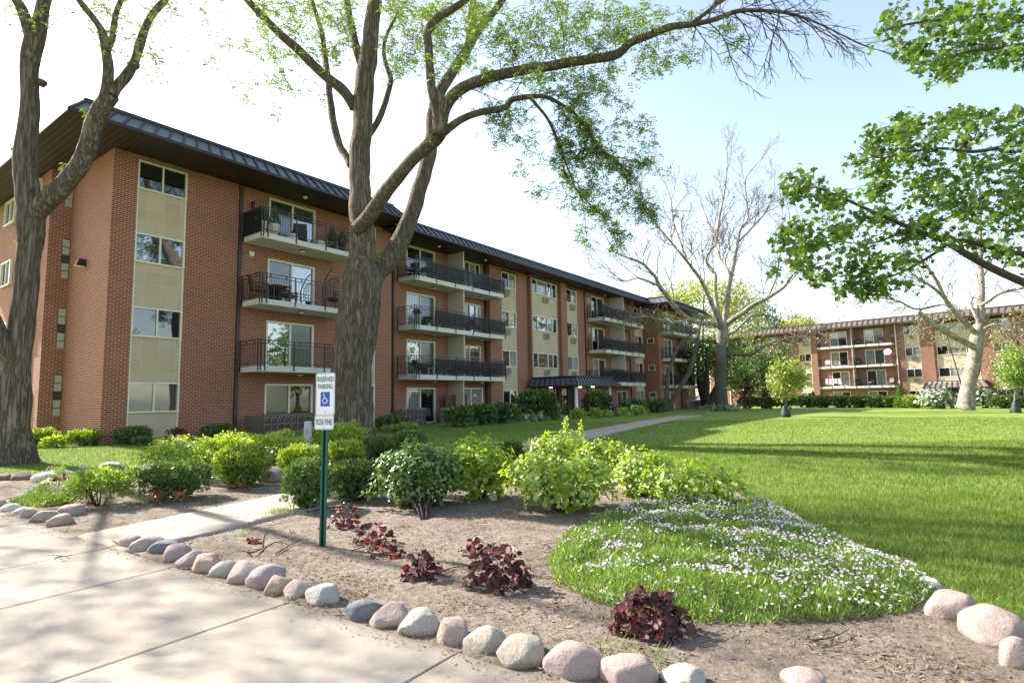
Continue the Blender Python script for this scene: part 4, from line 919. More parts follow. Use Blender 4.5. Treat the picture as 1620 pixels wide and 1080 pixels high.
MEx = [(1350, 255), (1352, 232), (1400, 210), (1400, 290)]
mt = np.concatenate([px_targets(rng, MA, 72, 9.3, .8), px_targets(rng, MBp, 150, 9.4, .9), px_targets(rng, MC, 70, 9.2, .55), px_targets(rng, MD, 10, 9.3, .3), px_targets(rng, MEx, 10, 9, .3)])
mo = ball(rng, (13.2, 9.8, 6.0), (3.4, 3.2, 3.4), 150)
mo = mo[(mo[:, 0]/mo[:, 1]) > .95]
t.attach(mt, r0=.009, sag=.03, maxr=.5, tip=.004); t.attach(mo, r0=.02)
t.finish('maple with big lobed leaves whose low branches hang into the upper right of view', 'tree', tb, mats=('bark_maple', 'bark_maple'))
def mclump(T, k, r, size): return maple_leaves(rng, np.repeat(T, k, 0)+rng.normal(size=(len(T)*k, 3))*r*np.array((1, 1, .75)), size)
t.crown([(mclump(mt, 23, .095, .112), 0), (mclump(mo, 30, .3, .16), 0)], ['maple_leaf'])

# ---- bare sycamores
def fuzz(rng, n, c, r): return ball(rng, c, r, n, .15)
DS = ground(1141, 649)[1]; DS = 52.0
t = Tree(4)
sb = np.array((*atd(1141, 649, DS)[:2], 0)); sb[2] = float(terrain(sb[0], sb[1]))
sbz = H+ray(1141, 649)[2]*DS
LW = limb_world
t.limb(LW([(1141, 656, 31), (1141, 648, 23), (1141, 620, 20), (1140, 590, 19), (1141, 555, 17), (1143, 525, 18), (1143, 508, 16)], DS), 18, rough=.06, ridge=.02, nodes=False)
SY = [([(1142, 520, 9), (1137, 507, 9), (1127, 483, 8), (1118, 462, 7), (1110, 446, 6), (1107, 440, 6), (1088, 415, 5), (1070, 393, 4), (1054, 374, 3), (1040, 358, 2.4), (1029, 343, 1.8), (1018, 315, 1)], 0, -4),
      ([(1145, 518, 10), (1149, 481, 9), (1153, 456, 7), (1161, 415, 6), (1167, 384, 5), (1172, 362, 4), (1183, 346, 3), (1181, 314, 2.4), (1180, 283, 2), (1199, 258, 1)], 0, 3),
      ([(1145, 518, 10), (1158, 506, 9), (1172, 497, 9), (1194, 481, 8), (1214, 471, 7), (1240, 454, 5.5), (1253, 436, 4), (1265, 421, 3), (1290, 395, 2), (1310, 370, 1)], 0, -5),
      ([(1138, 515, 9), (1124, 512, 8), (1110, 511, 8), (1090, 505, 8), (1072, 489, 8), (1057, 470, 8), (1043, 452, 7), (1038, 440, 6), (1028, 428, 5), (1013, 415, 4.5), (988, 406, 3), (975, 400, 2), (959, 393, 1.2)], 0, -6),
      ([(1141, 512, 8), (1136, 497, 8), (1131, 459, 7), (1131, 434, 6), (1117, 412, 4), (1125, 395, 4), (1133, 384, 4), (1139, 340, 3.5), (1147, 299, 2.5), (1151, 251, 1.2)], 0, 4),
      ([(1146, 510, 8), (1151, 488, 7), (1155, 440, 5), (1147, 420, 4), (1139, 409, 3.5), (1136, 380, 2.5), (1120, 350, 2), (1105, 310, 1)], 0, 6),
      ([(1148, 560, 7), (1160, 560, 7), (1181, 561, 7), (1192, 558, 6), (1204, 550, 5), (1231, 538, 4.5), (1256, 542, 4), (1272, 534, 3), (1290, 525, 2.5), (1314, 514, 1.5), (1335, 500, 1)], 0, -5),
      ([(1150, 530, 6), (1165, 522, 5), (1190, 500, 4), (1220, 500, 3), (1245, 515, 2), (1262, 520, 1)], 0, 4),
      ([(1088, 415, 4), (1075, 380, 3), (1065, 350, 2.4), (1060, 310, 1.8), (1045, 280, 1)], -2, 2),
      ([(1214, 471, 4), (1228, 440, 3), (1235, 400, 2.4), (1250, 360, 1.8), (1245, 320, 1)], -2, 2),
      ([(1167, 384, 4), (1190, 360, 3), (1215, 330, 2), (1225, 295, 1)], 1, 4),
      ([(1043, 452, 4), (1010, 440, 3), (985, 445, 2), (965, 425, 1)], -4, -2),
      ([(1090, 505, 4), (1070, 510, 3.4), (1040, 505, 3), (1015, 500, 2), (995, 505, 1)], -2, -6)]
tips = []
for pts, a, b in SY:
    P_, R_ = t.limb(LW(pts, DS+a, DS+b), 7, 0, rough=.06); low = pts[-1][1] > 470
    t.shoots(P_, R_, .28, .98, 9 if len(pts) > 7 else 6, 3.6 if not low else 2.2, 2, up=(0, 0, .35 if not low else .0), r=.05, grav=.45 if not low else -.1, nc=5, tips=tips, ang=.6, n=3)
rng = t.rng
CR = [(960, 380), (985, 340), (1030, 290), (1060, 265), (1100, 255), (1150, 240), (1205, 245), (1240, 270), (1275, 300), (1310, 350), (1300, 420), (1270, 455), (1220, 470), (1180, 480), (1120, 470), (1060, 450), (1000, 430)]
tw = np.concatenate([px_targets(rng, CR, 60, DS, 3.5), px_targets(rng, [(1000, 480), (1130, 500), (1130, 545), (1060, 530), (1000, 520)], 90, DS-2, 2), px_targets(rng, [(1150, 480), (1260, 480), (1290, 540), (1200, 560), (1150, 540)], 50, DS, 3), px_targets(rng, [(1020, 440), (1100, 440), (1090, 490), (1020, 480)], 50, DS-3, 2)])
t.attach(tw, 1, r0=.028, tip=.013, sag=-.03, wob=.12, grow=.012, maxr=.7, n=3)
t.finish('tall bare sycamore with dark trunk foot and pale spreading limbs before the building end', 'tree', (sb[0], sb[1], sbz), mats=('bark_syc', 'twig_syc_pink'))
tips = np.array(tips); bd = rng.normal(size=(len(tips)*3, 3))*.14+np.repeat(tips, 3, 0); dd = rdir(rng, len(bd))
t.crown([(diamonds(bd, dd, perp(rng, dd), .15, .035), 0)], ['bud'])

DS2 = 53.0; t = Tree(5); tips2 = []
s2 = atd(1529, 641, DS2)
t.limb(LW([(1526, 648, 31), (1528, 640, 24), (1532, 618, 22), (1535, 600, 21), (1540, 573, 21), (1544, 549, 20), (1547, 530, 20), (1549, 515, 17)], DS2), 18, rough=.06, nodes=False)
for pts, a, b in [([(1549, 520, 13), (1551, 505, 11), (1552, 484, 11), (1553, 460, 10), (1552, 436, 9), (1551, 414, 8), (1550, 385, 6), (1551, 340, 4), (1548, 290, 2)], 0, 2),
      ([(1545, 552, 11), (1530, 543, 11), (1513, 535, 10), (1488, 520, 10), (1470, 508, 9), (1457, 496, 7), (1455, 492, 4), (1466, 486, 3), (1488, 482, 2), (1497, 484, 1)], 0, -4),
      ([(1546, 530, 10), (1538, 522, 9), (1522, 506, 9), (1508, 491, 9), (1496, 475, 8), (1486, 453, 6), (1476, 435, 5), (1455, 405, 4), (1440, 370, 2)], 0, -2),
      ([(1496, 474, 5), (1487, 464, 5), (1469, 450, 4), (1452, 440, 3), (1430, 420, 1)], -2, -5),
      ([(1549, 510, 6), (1544, 500, 6), (1539, 490, 5), (1536, 480, 4), (1540, 470, 2)], 0, 1),
      ([(1552, 482, 6), (1562, 477, 6), (1580, 465, 5), (1604, 458, 5), (1622, 453, 4), (1660, 430, 2)], 0, -3),
      ([(1549, 525, 6), (1556, 520, 5), (1570, 514, 4), (1590, 515, 3), (1605, 525, 1.5)], 0, -2),
      ([(1488, 482, 3), (1450, 489, 3.4), (1423, 477, 3), (1399, 472, 2.5), (1375, 471, 1.6)], -4, -7),
      ([(1552, 440, 5), (1565, 420, 4), (1575, 390, 3), (1590, 350, 2)], 1, 4)]:
    P_, R_ = t.limb(LW(pts, DS2+a, DS2+b), 8, 0, rough=.06); low = pts[-1][1] > 468
    t.shoots(P_, R_, .35, .98, 7, 3.2 if not low else 1.9, 2, up=(0, 0, .3 if not low else -.15), r=.045, grav=.3 if not low else -.3, nc=4, tips=tips2, ang=.6, n=3)
rng = t.rng
tw = np.concatenate([px_targets(rng, [(1400, 490), (1460, 490), (1500, 520), (1490, 560), (1430, 570), (1395, 545)], 150, DS2-4, 1.5), px_targets(rng, [(1380, 380), (1600, 300), (1625, 480), (1560, 480), (1500, 470), (1400, 470)], 170, DS2, 3), px_targets(rng, [(1500, 480), (1620, 480), (1620, 560), (1560, 550)], 90, DS2+1, 2.5), px_targets(rng, [(1500, 550), (1530, 550), (1520, 600), (1480, 580)], 25, DS2-2, 1)])[::3]
t.attach(tw, 1, r0=.026, tip=.013, sag=-.02, wob=.14, grow=.012, maxr=.7, n=3)
t.finish('pale mottled sycamore with thick white leaning trunk in front of the distant block', 'tree', tuple(s2), mats=('bark_syc_pale', 'twig_syc'))
tw = np.array(tips2); bd = rng.normal(size=(len(tw)*2, 3))*.2+np.repeat(tw, 2, 0); dd = rdir(rng, len(bd))
t.crown([(diamonds(bd, dd, perp(rng, dd), .17, .035), 0)], ['far_olive'])

# ---- leaning tree by the building end
t = Tree(6); DL = 50.5; bl_ = atd(1057, 649, DL)
t.limb(LW([(1056, 655, 13), (1058, 646, 10), (1065, 631, 8.5), (1078, 609, 8), (1090, 589, 7.5), (1098, 562, 7), (1102, 546, 6), (1106, 525, 4), (1112, 500, 2)], DL, DL-2), 10, rough=.05)
t.limb(LW([(1055, 650, 9), (1055, 623, 7), (1056, 595, 6), (1062, 578, 6), (1066, 562, 5.5), (1080, 540, 4.5), (1095, 528, 3), (1110, 515, 2)], DL, DL+1), 10, rough=.05)
rng = t.rng; tw = np.concatenate([px_targets(rng, [(1030, 470), (1100, 500), (1120, 540), (1090, 560), (1050, 520), (1010, 500)], 60, DL, 1.5)])
t.attach(tw, 1, r0=.014, tip=.007); t.finish('slender grey tree leaning to the right with two crossing stems by the building end', 'tree', tuple(bl_), mats=('bark_lean', 'twig_syc'))
C_ = ball(rng, atd(1045, 512, DL), (2.2, 1.5, 1.0), 350); dd = rdir(rng, len(C_)); t.crown([(diamonds(C_, dd, perp(rng, dd), .2, .07), 0)], ['far_green'])

def clump_tree(name, label, cat, px, pybase, d, crown, mat, trunk=None, n=60, per=60, size=.22, seed=9, clump=.55, bark='bark_twig', group=None, stems=1):
    """crown: list of (px, py, rx px, ry px) lobes at depth d"""
    t = Tree(seed); rng = t.rng; b = atd(px, pybase, d); b[2] = float(terrain(b[0], b[1]))
    T = []
    tot = sum(c[2]*c[3] for c in crown)
    for (x, y, rx, ry) in crown:
        k_ = max(4, int(n*rx*ry/tot)); c = atd(x, y, d+rng.normal()*.03*d*.3)
        T.append(ball(rng, c, (rx*d/F, rx*d/F*.8, ry*d/F), k_, .3))
    T = np.concatenate(T); top = max(T[:, 2])
    ctr = T.mean(0); w = (trunk or 10)*d/F/2
    for q in range(stems):
        off = np.array((math.cos(q*2.1), math.sin(q*2.1), 0))*(0.25*(stems > 1))*(w*4)
        e = ctr+off*4; e[2] = b[2]+(ctr[2]-b[2])*1.05
        t.limb(np.array([(*(b-(0, 0, .1)), w*1.5), (*(b+(e-b)*.12), w), (*(b+(e-b)*.5+off*.6), w*.75), (*e, w*.35), (*(e+(0, 0, (top-e[2])*.6)), w*.12)]), 10, rough=.06, skip=8)
    t.attach(T, 1, r0=.012, tip=.006, n=3)
    t.finish(label, cat, tuple(b), name, (bark, bark), group)
    C_ = np.repeat(T, per, 0)+rng.normal(size=(len(T)*per, 3))*clump*np.array((1, 1, .7)); D_ = unit(rdir(rng, len(C_))+np.array((0, 0, -.2)))
    s_ = size*rng.uniform(.6, 1.3, len(C_)); t.crown([(ovals(C_, D_, perp(rng, D_), s_, s_*.36), 0)], [mat]); return t
clump_tree('tree', 'broad yellow green tree rising above the far end of the main roof', 'tree', 1110, 640, 78, [(1110, 490, 62, 40), (1065, 490, 40, 28), (1165, 500, 45, 34), (1100, 460, 35, 22), (1060, 475, 30, 22), (1150, 470, 40, 25)], 'far_yellow', 5, 150, 55, .34, 21, .9)
clump_tree('tree', 'dark green multi stemmed tree between the building end and the bare sycamore', 'tree', 1117, 641, 61, [(1110, 565, 32, 26), (1135, 555, 32, 28), (1095, 585, 16, 16), (1150, 590, 18, 18)], 'far_green', 13, 80, 60, .25, 22, .5, stems=3)
clump_tree('tree', 'wide dark green tree in shade behind the small yellow green tree', 'tree', 1212, 636, 66, [(1205, 590, 50, 34), (1180, 580, 28, 28), (1235, 590, 25, 28), (1165, 600, 18, 14), (1215, 560, 34, 18)], 'far_green', 12, 110, 60, .26, 23, .55)
clump_tree('tree', 'tall bluish green tree rising beside the distant roof corner', 'tree', 1200, 630, 88, [(1203, 505, 20, 32), (1195, 545, 26, 24), (1215, 520, 16, 20)], 'far_teal', 10, 70, 55, .36, 24, .8)
clump_tree('tree', 'small purple leaved tree before the brick corner of the distant block', 'tree', 1178, 641, 64, [(1175, 617, 13, 16), (1185, 610, 10, 12)], 'far_purple', 5, 30, 40, .2, 25, .35)
clump_tree('tree', 'olive budding tree with fine twigs at the right end of the distant block', 'tree', 1612, 640, 57, [(1595, 550, 36, 40), (1620, 520, 30, 40), (1570, 560, 20, 40), (1640, 570, 40, 50)], 'far_olive', 12, 170, 14, .20, 26, .6)
clump_tree('tree', 'pale budding tree behind the thick leaning white trunk', 'tree', 1531, 641, 59, [(1497, 520, 26, 34), (1525, 565, 16, 34), (1465, 520, 30, 26)], 'far_olive', 2.5, 110, 8, .17, 27, .55)
clump_tree('tree', 'far yellow green treetops seen over the roof of the distant block', 'tree', 1262, 628, 115, [(1262, 515, 24, 8), (1240, 522, 16, 6)], 'far_yellow', 8, 50, 50, .45, 28, .9)
t = clump_tree('young_tree', 'small yellow green tree with rounded crown planted alone on the lawn', 'young tree', 1243, 662, 33, [(1243, 585, 20, 20), (1238, 605, 23, 20), (1255, 600, 20, 20), (1243, 622, 18, 10), (1262, 606, 10, 8), (1232, 590, 14, 14)], 'young_leaf', 4.5, 130, 26, .13, 31, .16, 'bark_lean')
clump_tree('young_tree', 'small bright green tree with pale straight trunk at the right edge of the lawn', 'young tree', 1605, 646, 40, [(1600, 580, 22, 26), (1618, 590, 24, 26), (1590, 600, 14, 16), (1610, 605, 26, 14), (1604, 560, 12, 14)], 'young_green', 3.6, 130, 26, .15, 32, .2, 'twig_syc')
for k_, (x, d_, tx) in enumerate(((2350, 24, 'nearest'), (2150, 38, 'middle'), (3000, 30, 'farthest'))):
    clump_tree('tree', tx+' green lawn tree standing outside the right edge of view', 'tree', x, 700, d_, [(x, 380, 190, 150), (x-120, 480, 110, 90), (x+120, 450, 110, 90)], 'far_green', 22, 60, 40, .5, 40+k_, .9)
def water_bag(px, py, d, w, h, label):
    b = atd(px, py, d); b[2] = float(terrain(b[0], b[1])); rng = np.random.default_rng(int(px)); mb = MB()
    W_, H_ = w*d/F/2, h*d/F; prof = [(W_*.98, 0), (W_*1.02, H_*.12), (W_*.9, H_*.4), (W_*.62, H_*.75), (W_*.36, H_*.95), (W_*.22, H_)]
    mb.lathe(prof, (0, 0, -.02), 14); V = mb.v[-1]; V[:, :2] *= (1+.12*rng.normal(size=(len(V), 1)))
    tag(mb.build('watering_bag', M['rubber_green'], None, tuple(b)), label, 'watering bag', 'tree watering bags')
water_bag(1243, 664, 33, 15, 19, 'dark green watering bag wrapped round the foot of the rounded yellow green tree')
water_bag(1607, 649, 40, 15, 19, 'dark green watering bag slumped round the pale straight trunk at the right edge')
# two more honey locusts stand beside the driveway outside the picture: their thin crowns dapple the concrete
for k_, (x, y) in enumerate(((-14.0, 8.4), (-17.6, 10.0), (-16.8, 6.0))):
    c = copy_tree(bpy.data.objects['tree.001'] if 'tree.001' in bpy.data.objects else big); c.location = (x, y, float(terrain(x, y))); c.scale = (.62,)*3; c.rotation_euler = (0, 0, 2.2+k_*1.7)
    tag(c, ('honey locust outside the left edge shading the driveway', 'honey locust outside the left edge farther back beside the lawn', 'honey locust outside the left edge nearest the camera')[k_], 'tree')

# ------------------------------------------------------------------ shrubs and bedding plants
def shrub(label, px, pb, w, h, kind, seed=0, group=None, d=None, cat='shrub', n=None, name='shrub', yaw=0, lumps=None, leaf=1.0, z=None):
    """px, pb: middle and foot of the plant in the photo; w, h its size in pixels"""
    rng = np.random.default_rng(seed+int(px*7+pb*13))
    b = ground(px, pb) if d is None else atd(px, pb, d)
    d = b[1]; rx = w*.5*d/F*(1.16 if kind in ('hyd', 'deep', 'bright') else 1.05); hh = h*d/F*.98; ry = min(rx, max(.35, rx*.8)) if kind != 'hedge' else min(rx, .6)
    b = b+np.array((b[0]/d, 1, 0))*ry*.75; b[2] = float(terrain(b[0], b[1]))
    root = empty(name, tuple(b), 0, label, cat, group)
    K = dict(yew=('yew', 'bright_leaf', .055, .0085, .82), yewdark=('yew_dark', 'yew', .055, .0085, .85), hedge=('yew_dark', 'yew', .08, .02, .86), hyd=('hyd', 'hyd', .082, .031, .72), deep=('hyd_dark', 'hyd_dark', .075, .027, .74),
             euon=('euon', 'hyd', .05, .016, .62), bright=('bright_leaf', 'hyd', .06, .016, .8), lilac=('hyd_dark', 'lilac_flower', .11, .04, .85), gold=('hyd', 'bright_leaf', .07, .016, .7), hosta=('hosta', 'hosta', .13, .045, .6), fern=('hyd', 'euon', .12, .012, .5))[kind]
    ma, mb_, L, W, shell = K; far = max(1, d/13.); L *= min(far, 3.2)*leaf; W *= min(far, 3.2)*leaf
    vol = rx*2*hh; cnt = n or int(np.clip(vol/(L*W)*(3.6 if kind not in ('hyd', 'deep') else 3.2), 150, 6500))
    # lumpy dome
    D_ = rdir(rng, cnt); D_[:, 2] = np.abs(D_[:, 2])*1.0-.18*(rng.random(cnt) < .5)*(D_[:, 2] < .3); D_ = unit(D_)
    ns = rng.normal(size=3)*20
    fq = 2.2 if kind in ('hyd', 'deep', 'bright', 'euon') else 3.0
    amp = {'yew': .10, 'yewdark': .10, 'hedge': .06, 'lilac': .12}.get(kind, .20)
    lum = np.array([1+amp*2*noise.noise(Vector(v*fq+ns))+amp*noise.noise(Vector(v*fq*2.6+ns)) for v in D_])
    q = rng.uniform(shell**3, 1, cnt)**(1/3.)*lum
    pw = .72 if kind in ('yew', 'yewdark', 'hedge', 'bright') else .85
    S_ = np.sign(D_)*np.abs(D_)**pw; 
    P = S_*q[:, None]*np.array((rx, ry, hh*.62))*(1/1.05); P[:, 2] = P[:, 2]+hh*.36
    if kind in ('hosta',): P[:, 2] *= .8
    P = P[(P[:, 2] > .02*hh)]; D2 = unit(P-np.array((0, 0, hh*.3))); m_ = len(P)
    up = np.array((0, 0, 1.))
    if kind in ('hyd', 'deep', 'lilac'):
        N_ = unit(D2*.9+up*.55+.45*rng.normal(size=(m_, 3))); dd = unit(np.cross(N_, rdir(rng, m_))+D2*.15+np.array((0, 0, -.35))); dd = unit(dd-N_*np.sum(dd*N_, 1)[:, None]); ww = np.cross(N_, dd)
        s_ = rng.uniform(.6, 1.15, m_); lv = ovals(P, dd, ww, L*s_, W*s_)
    else:
        dd = unit(D2*.9+up*(.5 if kind != 'hosta' else .15)+.65*rng.normal(size=(m_, 3))); ww = perp(rng, dd); s_ = rng.uniform(.6, 1.3, m_)
        lv = diamonds(P, dd, ww, L*s_, W*s_*1.25)
    second_sel = (P[:, 2] > hh*(.52 if kind in ('yew', 'bright', 'gold') else .62)) & (rng.random(m_) < {'yew': .55, 'yewdark': .35, 'lilac': .6, 'bright': .5, 'hedge': .3}.get(kind, .5)) if kind != 'lilac' else (rng.random(m_) < .45)  # sunlit shrub tops put into leaf colour; lilac takes scattered bloom instead
    fb_ = MB(); fb_.addk(lv, np.where(second_sel, 1, 0))
    # inner fill so that one cannot look through
    ci = int(cnt*.10); Pi = ball(rng, (0, 0, hh*.42), (rx*.72, ry*.72, hh*.40), ci); di = rdir(rng, ci)
    if kind not in ('euon', 'fern', 'hosta'): fb_.addk(ovals(Pi, di, perp(rng, di), L*2.2, L*.8), 0)
    fb_.build('foliage', [M[ma], M[mb_]], root)
    if d < 16 and kind not in ('hosta', 'fern'):
        sb_ = MB()
        for k_ in range(9 if kind != 'deep' else 6):
            a = rng.uniform(0, 2*PI); e = np.array((math.cos(a)*rx*.6, math.sin(a)*ry*.6, hh*.55)); f_ = e*.1; f_[2] = -.03
            sb_.tube([f_, e*np.array((.5, .5, .5))+rng.normal(size=3)*.02, e], [.012+.004*hh, .009, .004], 5)
        sb_.build('stem', M['bark_twig'], root)
    return root
g_clip = 'clipped evergreen shrubs at the foot of the brick wall'; gy = 'clipped yews along the walkway'; gh = 'bright leafy hydrangeas in the garden bed'
shrub('low loose green shrub with red leaves at its foot, nearest the concrete corner', 157, 808, 90, 66, 'euon', 1)
dry = []
sy = shrub('round dark yew with rust brown twigs low on its side, between walkway and left bed', 277, 797, 96, 64, 'yewdark', 2, gy)
sy2 = shrub('round yew with brown twigs at its foot left of the pink boulder', 382, 777, 84, 72, 'yew', 3, gy)
def dry_patch(root, px, py, d, n, r):
    c = atd(px, py, d)-np.asarray(root.location); P = ball(RNG, c, r, n); D_ = unit(rdir(RNG, n)+np.array((0, -.4, -.1))); m_ = MB(); m_.addk(diamonds(P, D_, perp(RNG, D_), .07, .012)); m_.build('dry_twigs', M['dry'], root)
dry_patch(sy, 247, 785, sy.location.y-.52, 110, (.1, .07, .13)); dry_patch(sy, 285, 783, sy.location.y-.55, 60, (.12, .05, .08)); dry_patch(sy2, 385, 768, sy2.location.y-.5, 60, (.16, .08, .06))
shrub('loose bright green shrub behind the dark round yew', 287, 757, 112, 66, 'hyd', 4, gh, leaf=.8)
shrub('bright yellow green mound behind the round yew with the brown foot', 352, 748, 62, 58, 'bright', 5)
shrub('wide yellow green mound in front of the pierced block wall', 415, 735, 92, 48, 'bright', 6)
shrub('yellow green mound left of the sign post, above the pink boulder', 462, 738, 70, 46, 'hyd', 7, None, leaf=.8)
shrub('far yellow green mound behind the sign post foot shrubs', 530, 706, 80, 34, 'bright', 71)
sy3 = shrub('pale green yew with one brown spot left of the sign post', 477, 762, 68, 58, 'yew', 8, gy); dry_patch(sy3, 477, 738, sy3.location.y-.42, 40, (.07, .04, .06))
shrub('dark loose yew touching the sign post on its left', 484, 812, 66, 84, 'yewdark', 9, gy, n=3600)
shrub('square clipped pale topped yew right behind the sign post', 545, 752, 60, 56, 'yew', 10, gy)
shrub('wide dark yew with spreading twigs between sign post and bare stemmed shrub', 566, 797, 92, 66, 'yewdark', 11, gy)
shrub('smaller dark clipped yew beside the big trunk foot', 595, 734, 56, 44, 'yewdark', 12, gy)
shrub('small dark clipped yew right of the one at the trunk foot', 646, 722, 54, 40, 'yewdark', 13, gy)
shrub('low dark clipped yew beside the walkway, left of the spiked hydrangea', 806, 737, 48, 38, 'yewdark', 14, gy)
# the stemmed shrub standing free on the soil
st = shrub('broad deep green shrub raised on bare forking stems in the middle of the bed', 666, 812, 128, 110, 'deep', 15, n=3000)
b0 = ground(668, 834); sb_ = MB(); top = np.array(st.location)+np.array((0, 0, .36)); rel = lambda p: np.asarray(p)-np.asarray(st.location)
for q in range(7):
    a = q*.9; e = np.array((math.cos(a)*.34, math.sin(a)*.3, .42)); s0 = rel(b0+np.array((.02*math.cos(a), .26+.02*math.sin(a), -.03)))
    sb_.tube([s0, s0*.6+e*.25+(0, 0, .05), e], [.02, .014, .007], 6)
sb_.build('stem', M['bark_twig'], st); st.location.z += .0
shrub('tall bright hydrangea right behind the bare stemmed shrub', 757, 800, 108, 106, 'hyd', 16, gh)
shrub('largest bright hydrangea in front, left of the lilac flower carpet', 889, 822, 164, 106, 'hyd', 17, gh)
hs = shrub('hydrangea with two tall pale flower spikes above the walkway', 885, 752, 104, 66, 'hyd', 18, gh)
shrub('hydrangea in the second row between the spiked one and the lawn', 957, 762, 84, 66, 'hyd', 19, gh)
shrub('darker hydrangea behind the flower carpet, second from the lawn', 1023, 793, 112, 78, 'hyd', 20, gh)
shrub('low spreading hydrangea nearest the lawn, touching the flower carpet', 1099, 814, 166, 74, 'hyd', 21, gh)
spk = MB(); dH = hs.location.y
for (x, y0, y1) in ((895, 700, 660), (919, 705, 667)):
    a, b = rel(atd(x, y0, dH))*0+atd(x, y0, dH)-np.asarray(hs.location), atd(x, y1, dH)-np.asarray(hs.location)
    spk.tube([a, (a+b)/2+(.01, 0, 0), b], [.006, .005, .003], 5, 0); n_ = 70; u = RNG.random(n_); P = a+(b-a)*u[:, None]+RNG.normal(size=(n_, 3))*(.035*(1.15-u))[:, None]; D_ = unit(rdir(RNG, n_)+(0, 0, .5)); spk.addk(ovals(P, D_, perp(RNG, D_), .07, .024), 1)
spk.build('flower_spike', [M['hyd'], M['bright_leaf']], hs)
for (x, y) in ((840, 690), (872, 690), (950, 690)): pass
# foot of the building
shrub('clipped bright-topped evergreen right of the wide trunk', 66, 708, 44, 30, 'yew', 30, g_clip)
shrub('small pale arching shrub beside the clipped evergreen near the wide trunk', 84, 709, 28, 18, 'gold', 31)
shrub('oblong clipped evergreen before the brick corner', 138, 706, 56, 27, 'yew', 32, g_clip)
shrub('dark clipped evergreen left of the tan panel under the first window', 209, 704, 50, 28, 'yewdark', 33, g_clip)
shrub('very low green tuft below the tan panel', 225, 705, 24, 13, 'yewdark', 34)
rb = shrub('rusty red little shrub against the brick right of the tan panel', 279, 700, 30, 22, 'euon', 35); rb.children[0].data.materials[0] = M['dry']; rb.children[0].data.materials[1] = M['heuchera_red']
shrub('dark loose shrub at the foot of the long downspout', 345, 699, 50, 28, 'yewdark', 36)
shrub('low dark hedge piece beside the pierced wall, right of the big trunk', 618, 682, 46, 24, 'hedge', 37)
shrub('leafy ground plants below the pierced wall right of the big trunk', 640, 690, 60, 14, 'euon', 38, d=23.5)
shrub('thick green weeds growing behind the big trunk and the utility post', 548, 700, 26, 34, 'fern', 39, d=20)
for k_, (x, w, tx) in enumerate(((726, 44, 'left end of the long dark hedge beside the patio opening'), (762, 48, 'middle piece of the long dark hedge before the pierced wall'), (798, 46, 'right end of the long dark hedge near the round entrance bush'))):
    shrub(tx, x, 674, w, 32, 'hedge', 40+k_, 'long dark hedge by the patio', d=27.5+k_*1.6)
shrub('big round evergreen bush left of the entrance doors', 850, 661, 66, 50, 'hedge', 45, d=33.5)
shrub('round dark evergreen between the two white canopy columns', 945, 656, 44, 40, 'hedge', 46, d=40.5)
for k_, (x, y, w, h, tx, kd) in enumerate(((843, 666, 40, 10, 'variegated hostas under the big round entrance bush', 'hosta'), (872, 665, 26, 12, 'larger pale hosta at the end of the entrance bed', 'hosta'), (914, 664, 20, 14, 'gold leaved low shrub before the left canopy column', 'gold'), (943, 662, 16, 13, 'yellow green low shrub between the canopy columns', 'gold'), (957, 662, 20, 10, 'small green shrub before the right canopy column', 'hyd'), (985, 660, 20, 12, 'low light green shrub right of the canopy', 'hyd'), (1010, 658, 24, 12, 'light green shrub at the end of the entrance bed', 'gold'))):
    shrub(tx, x, y, w, h, kd, 50+k_, 'low plants in the entrance bed', d=33+k_*1.2, cat='plant', name='plant')
for k_, (x, tx) in enumerate(((1003, 'left half of the clipped hedge before the far balconies'), (1036, 'right half of the clipped hedge before the far balconies'))): shrub(tx, x, 654, 40, 20, 'hedge', 60+k_, 'clipped hedge before the far balconies', d=45+k_)
shrub('pale variegated ground plants round the foot of the tall bare sycamore', 1142, 655, 54, 8, 'hosta', 63, d=51, cat='plant', name='plant')
for k_, x in enumerate(range(1275, 1441, 28)):
    shrub(['leftmost', 'second', 'third', 'fourth', 'fifth', 'rightmost'][k_]+' piece of the long hedge below the distant balconies', x, 642, 36, 19, 'hedge', 70+k_, 'long hedge before the distant block', d=70-k_*1.0)
def cone_shrub(label, px, pb, d, w, h):
    b = atd(px, pb, d); b[2] = float(terrain(b[0], b[1])); root = empty('shrub', tuple(b), 0, label, 'conical evergreen', 'conical evergreens by the distant block'); rng = np.random.default_rng(int(px)); n_ = 900
    u = rng.random(n_)**1.4; a = rng.uniform(0, 2*PI, n_); r = (1-u)*w*d/F/2*rng.uniform(.75, 1.08, n_)*np.clip(u*6+.6, 0, 1); P = np.stack([np.cos(a)*r, np.sin(a)*r, u*h*d/F], 1); D_ = unit(P*np.array((1, 1, 0))+np.array((0, 0, .4))); m_ = MB(); m_.addk(diamonds(P, D_, perp(rng, D_), .26, .06)); m_.build('foliage', M['far_green'], root)
    s_ = MB(); s_.tube([(0, 0, 0), (0, 0, h*d/F*.6)], [.05, .02], 6); s_.build('stem', M['bark_twig'], root)
cone_shrub('small conical evergreen under the strip windows of the distant block', 1287, 636, 73, 15, 24); cone_shrub('taller conical evergreen by the pale downspout of the distant block', 1425, 640, 64, 20, 36)
shrub('low evergreen right of the taller conical evergreen', 1447, 641, 32, 22, 'yew', 80, d=62)
shrub('round bush covered with white lilac bloom left of the distant entrance', 1484, 641, 56, 34, 'lilac', 81, d=58)
shrub('round green bush flecked with white right of the thick pale trunk', 1555, 641, 36, 34, 'lilac', 82, d=58, n=420)
shrub('dark hedge behind the right watering bag', 1590, 641, 50, 20, 'hedge', 83, d=56)
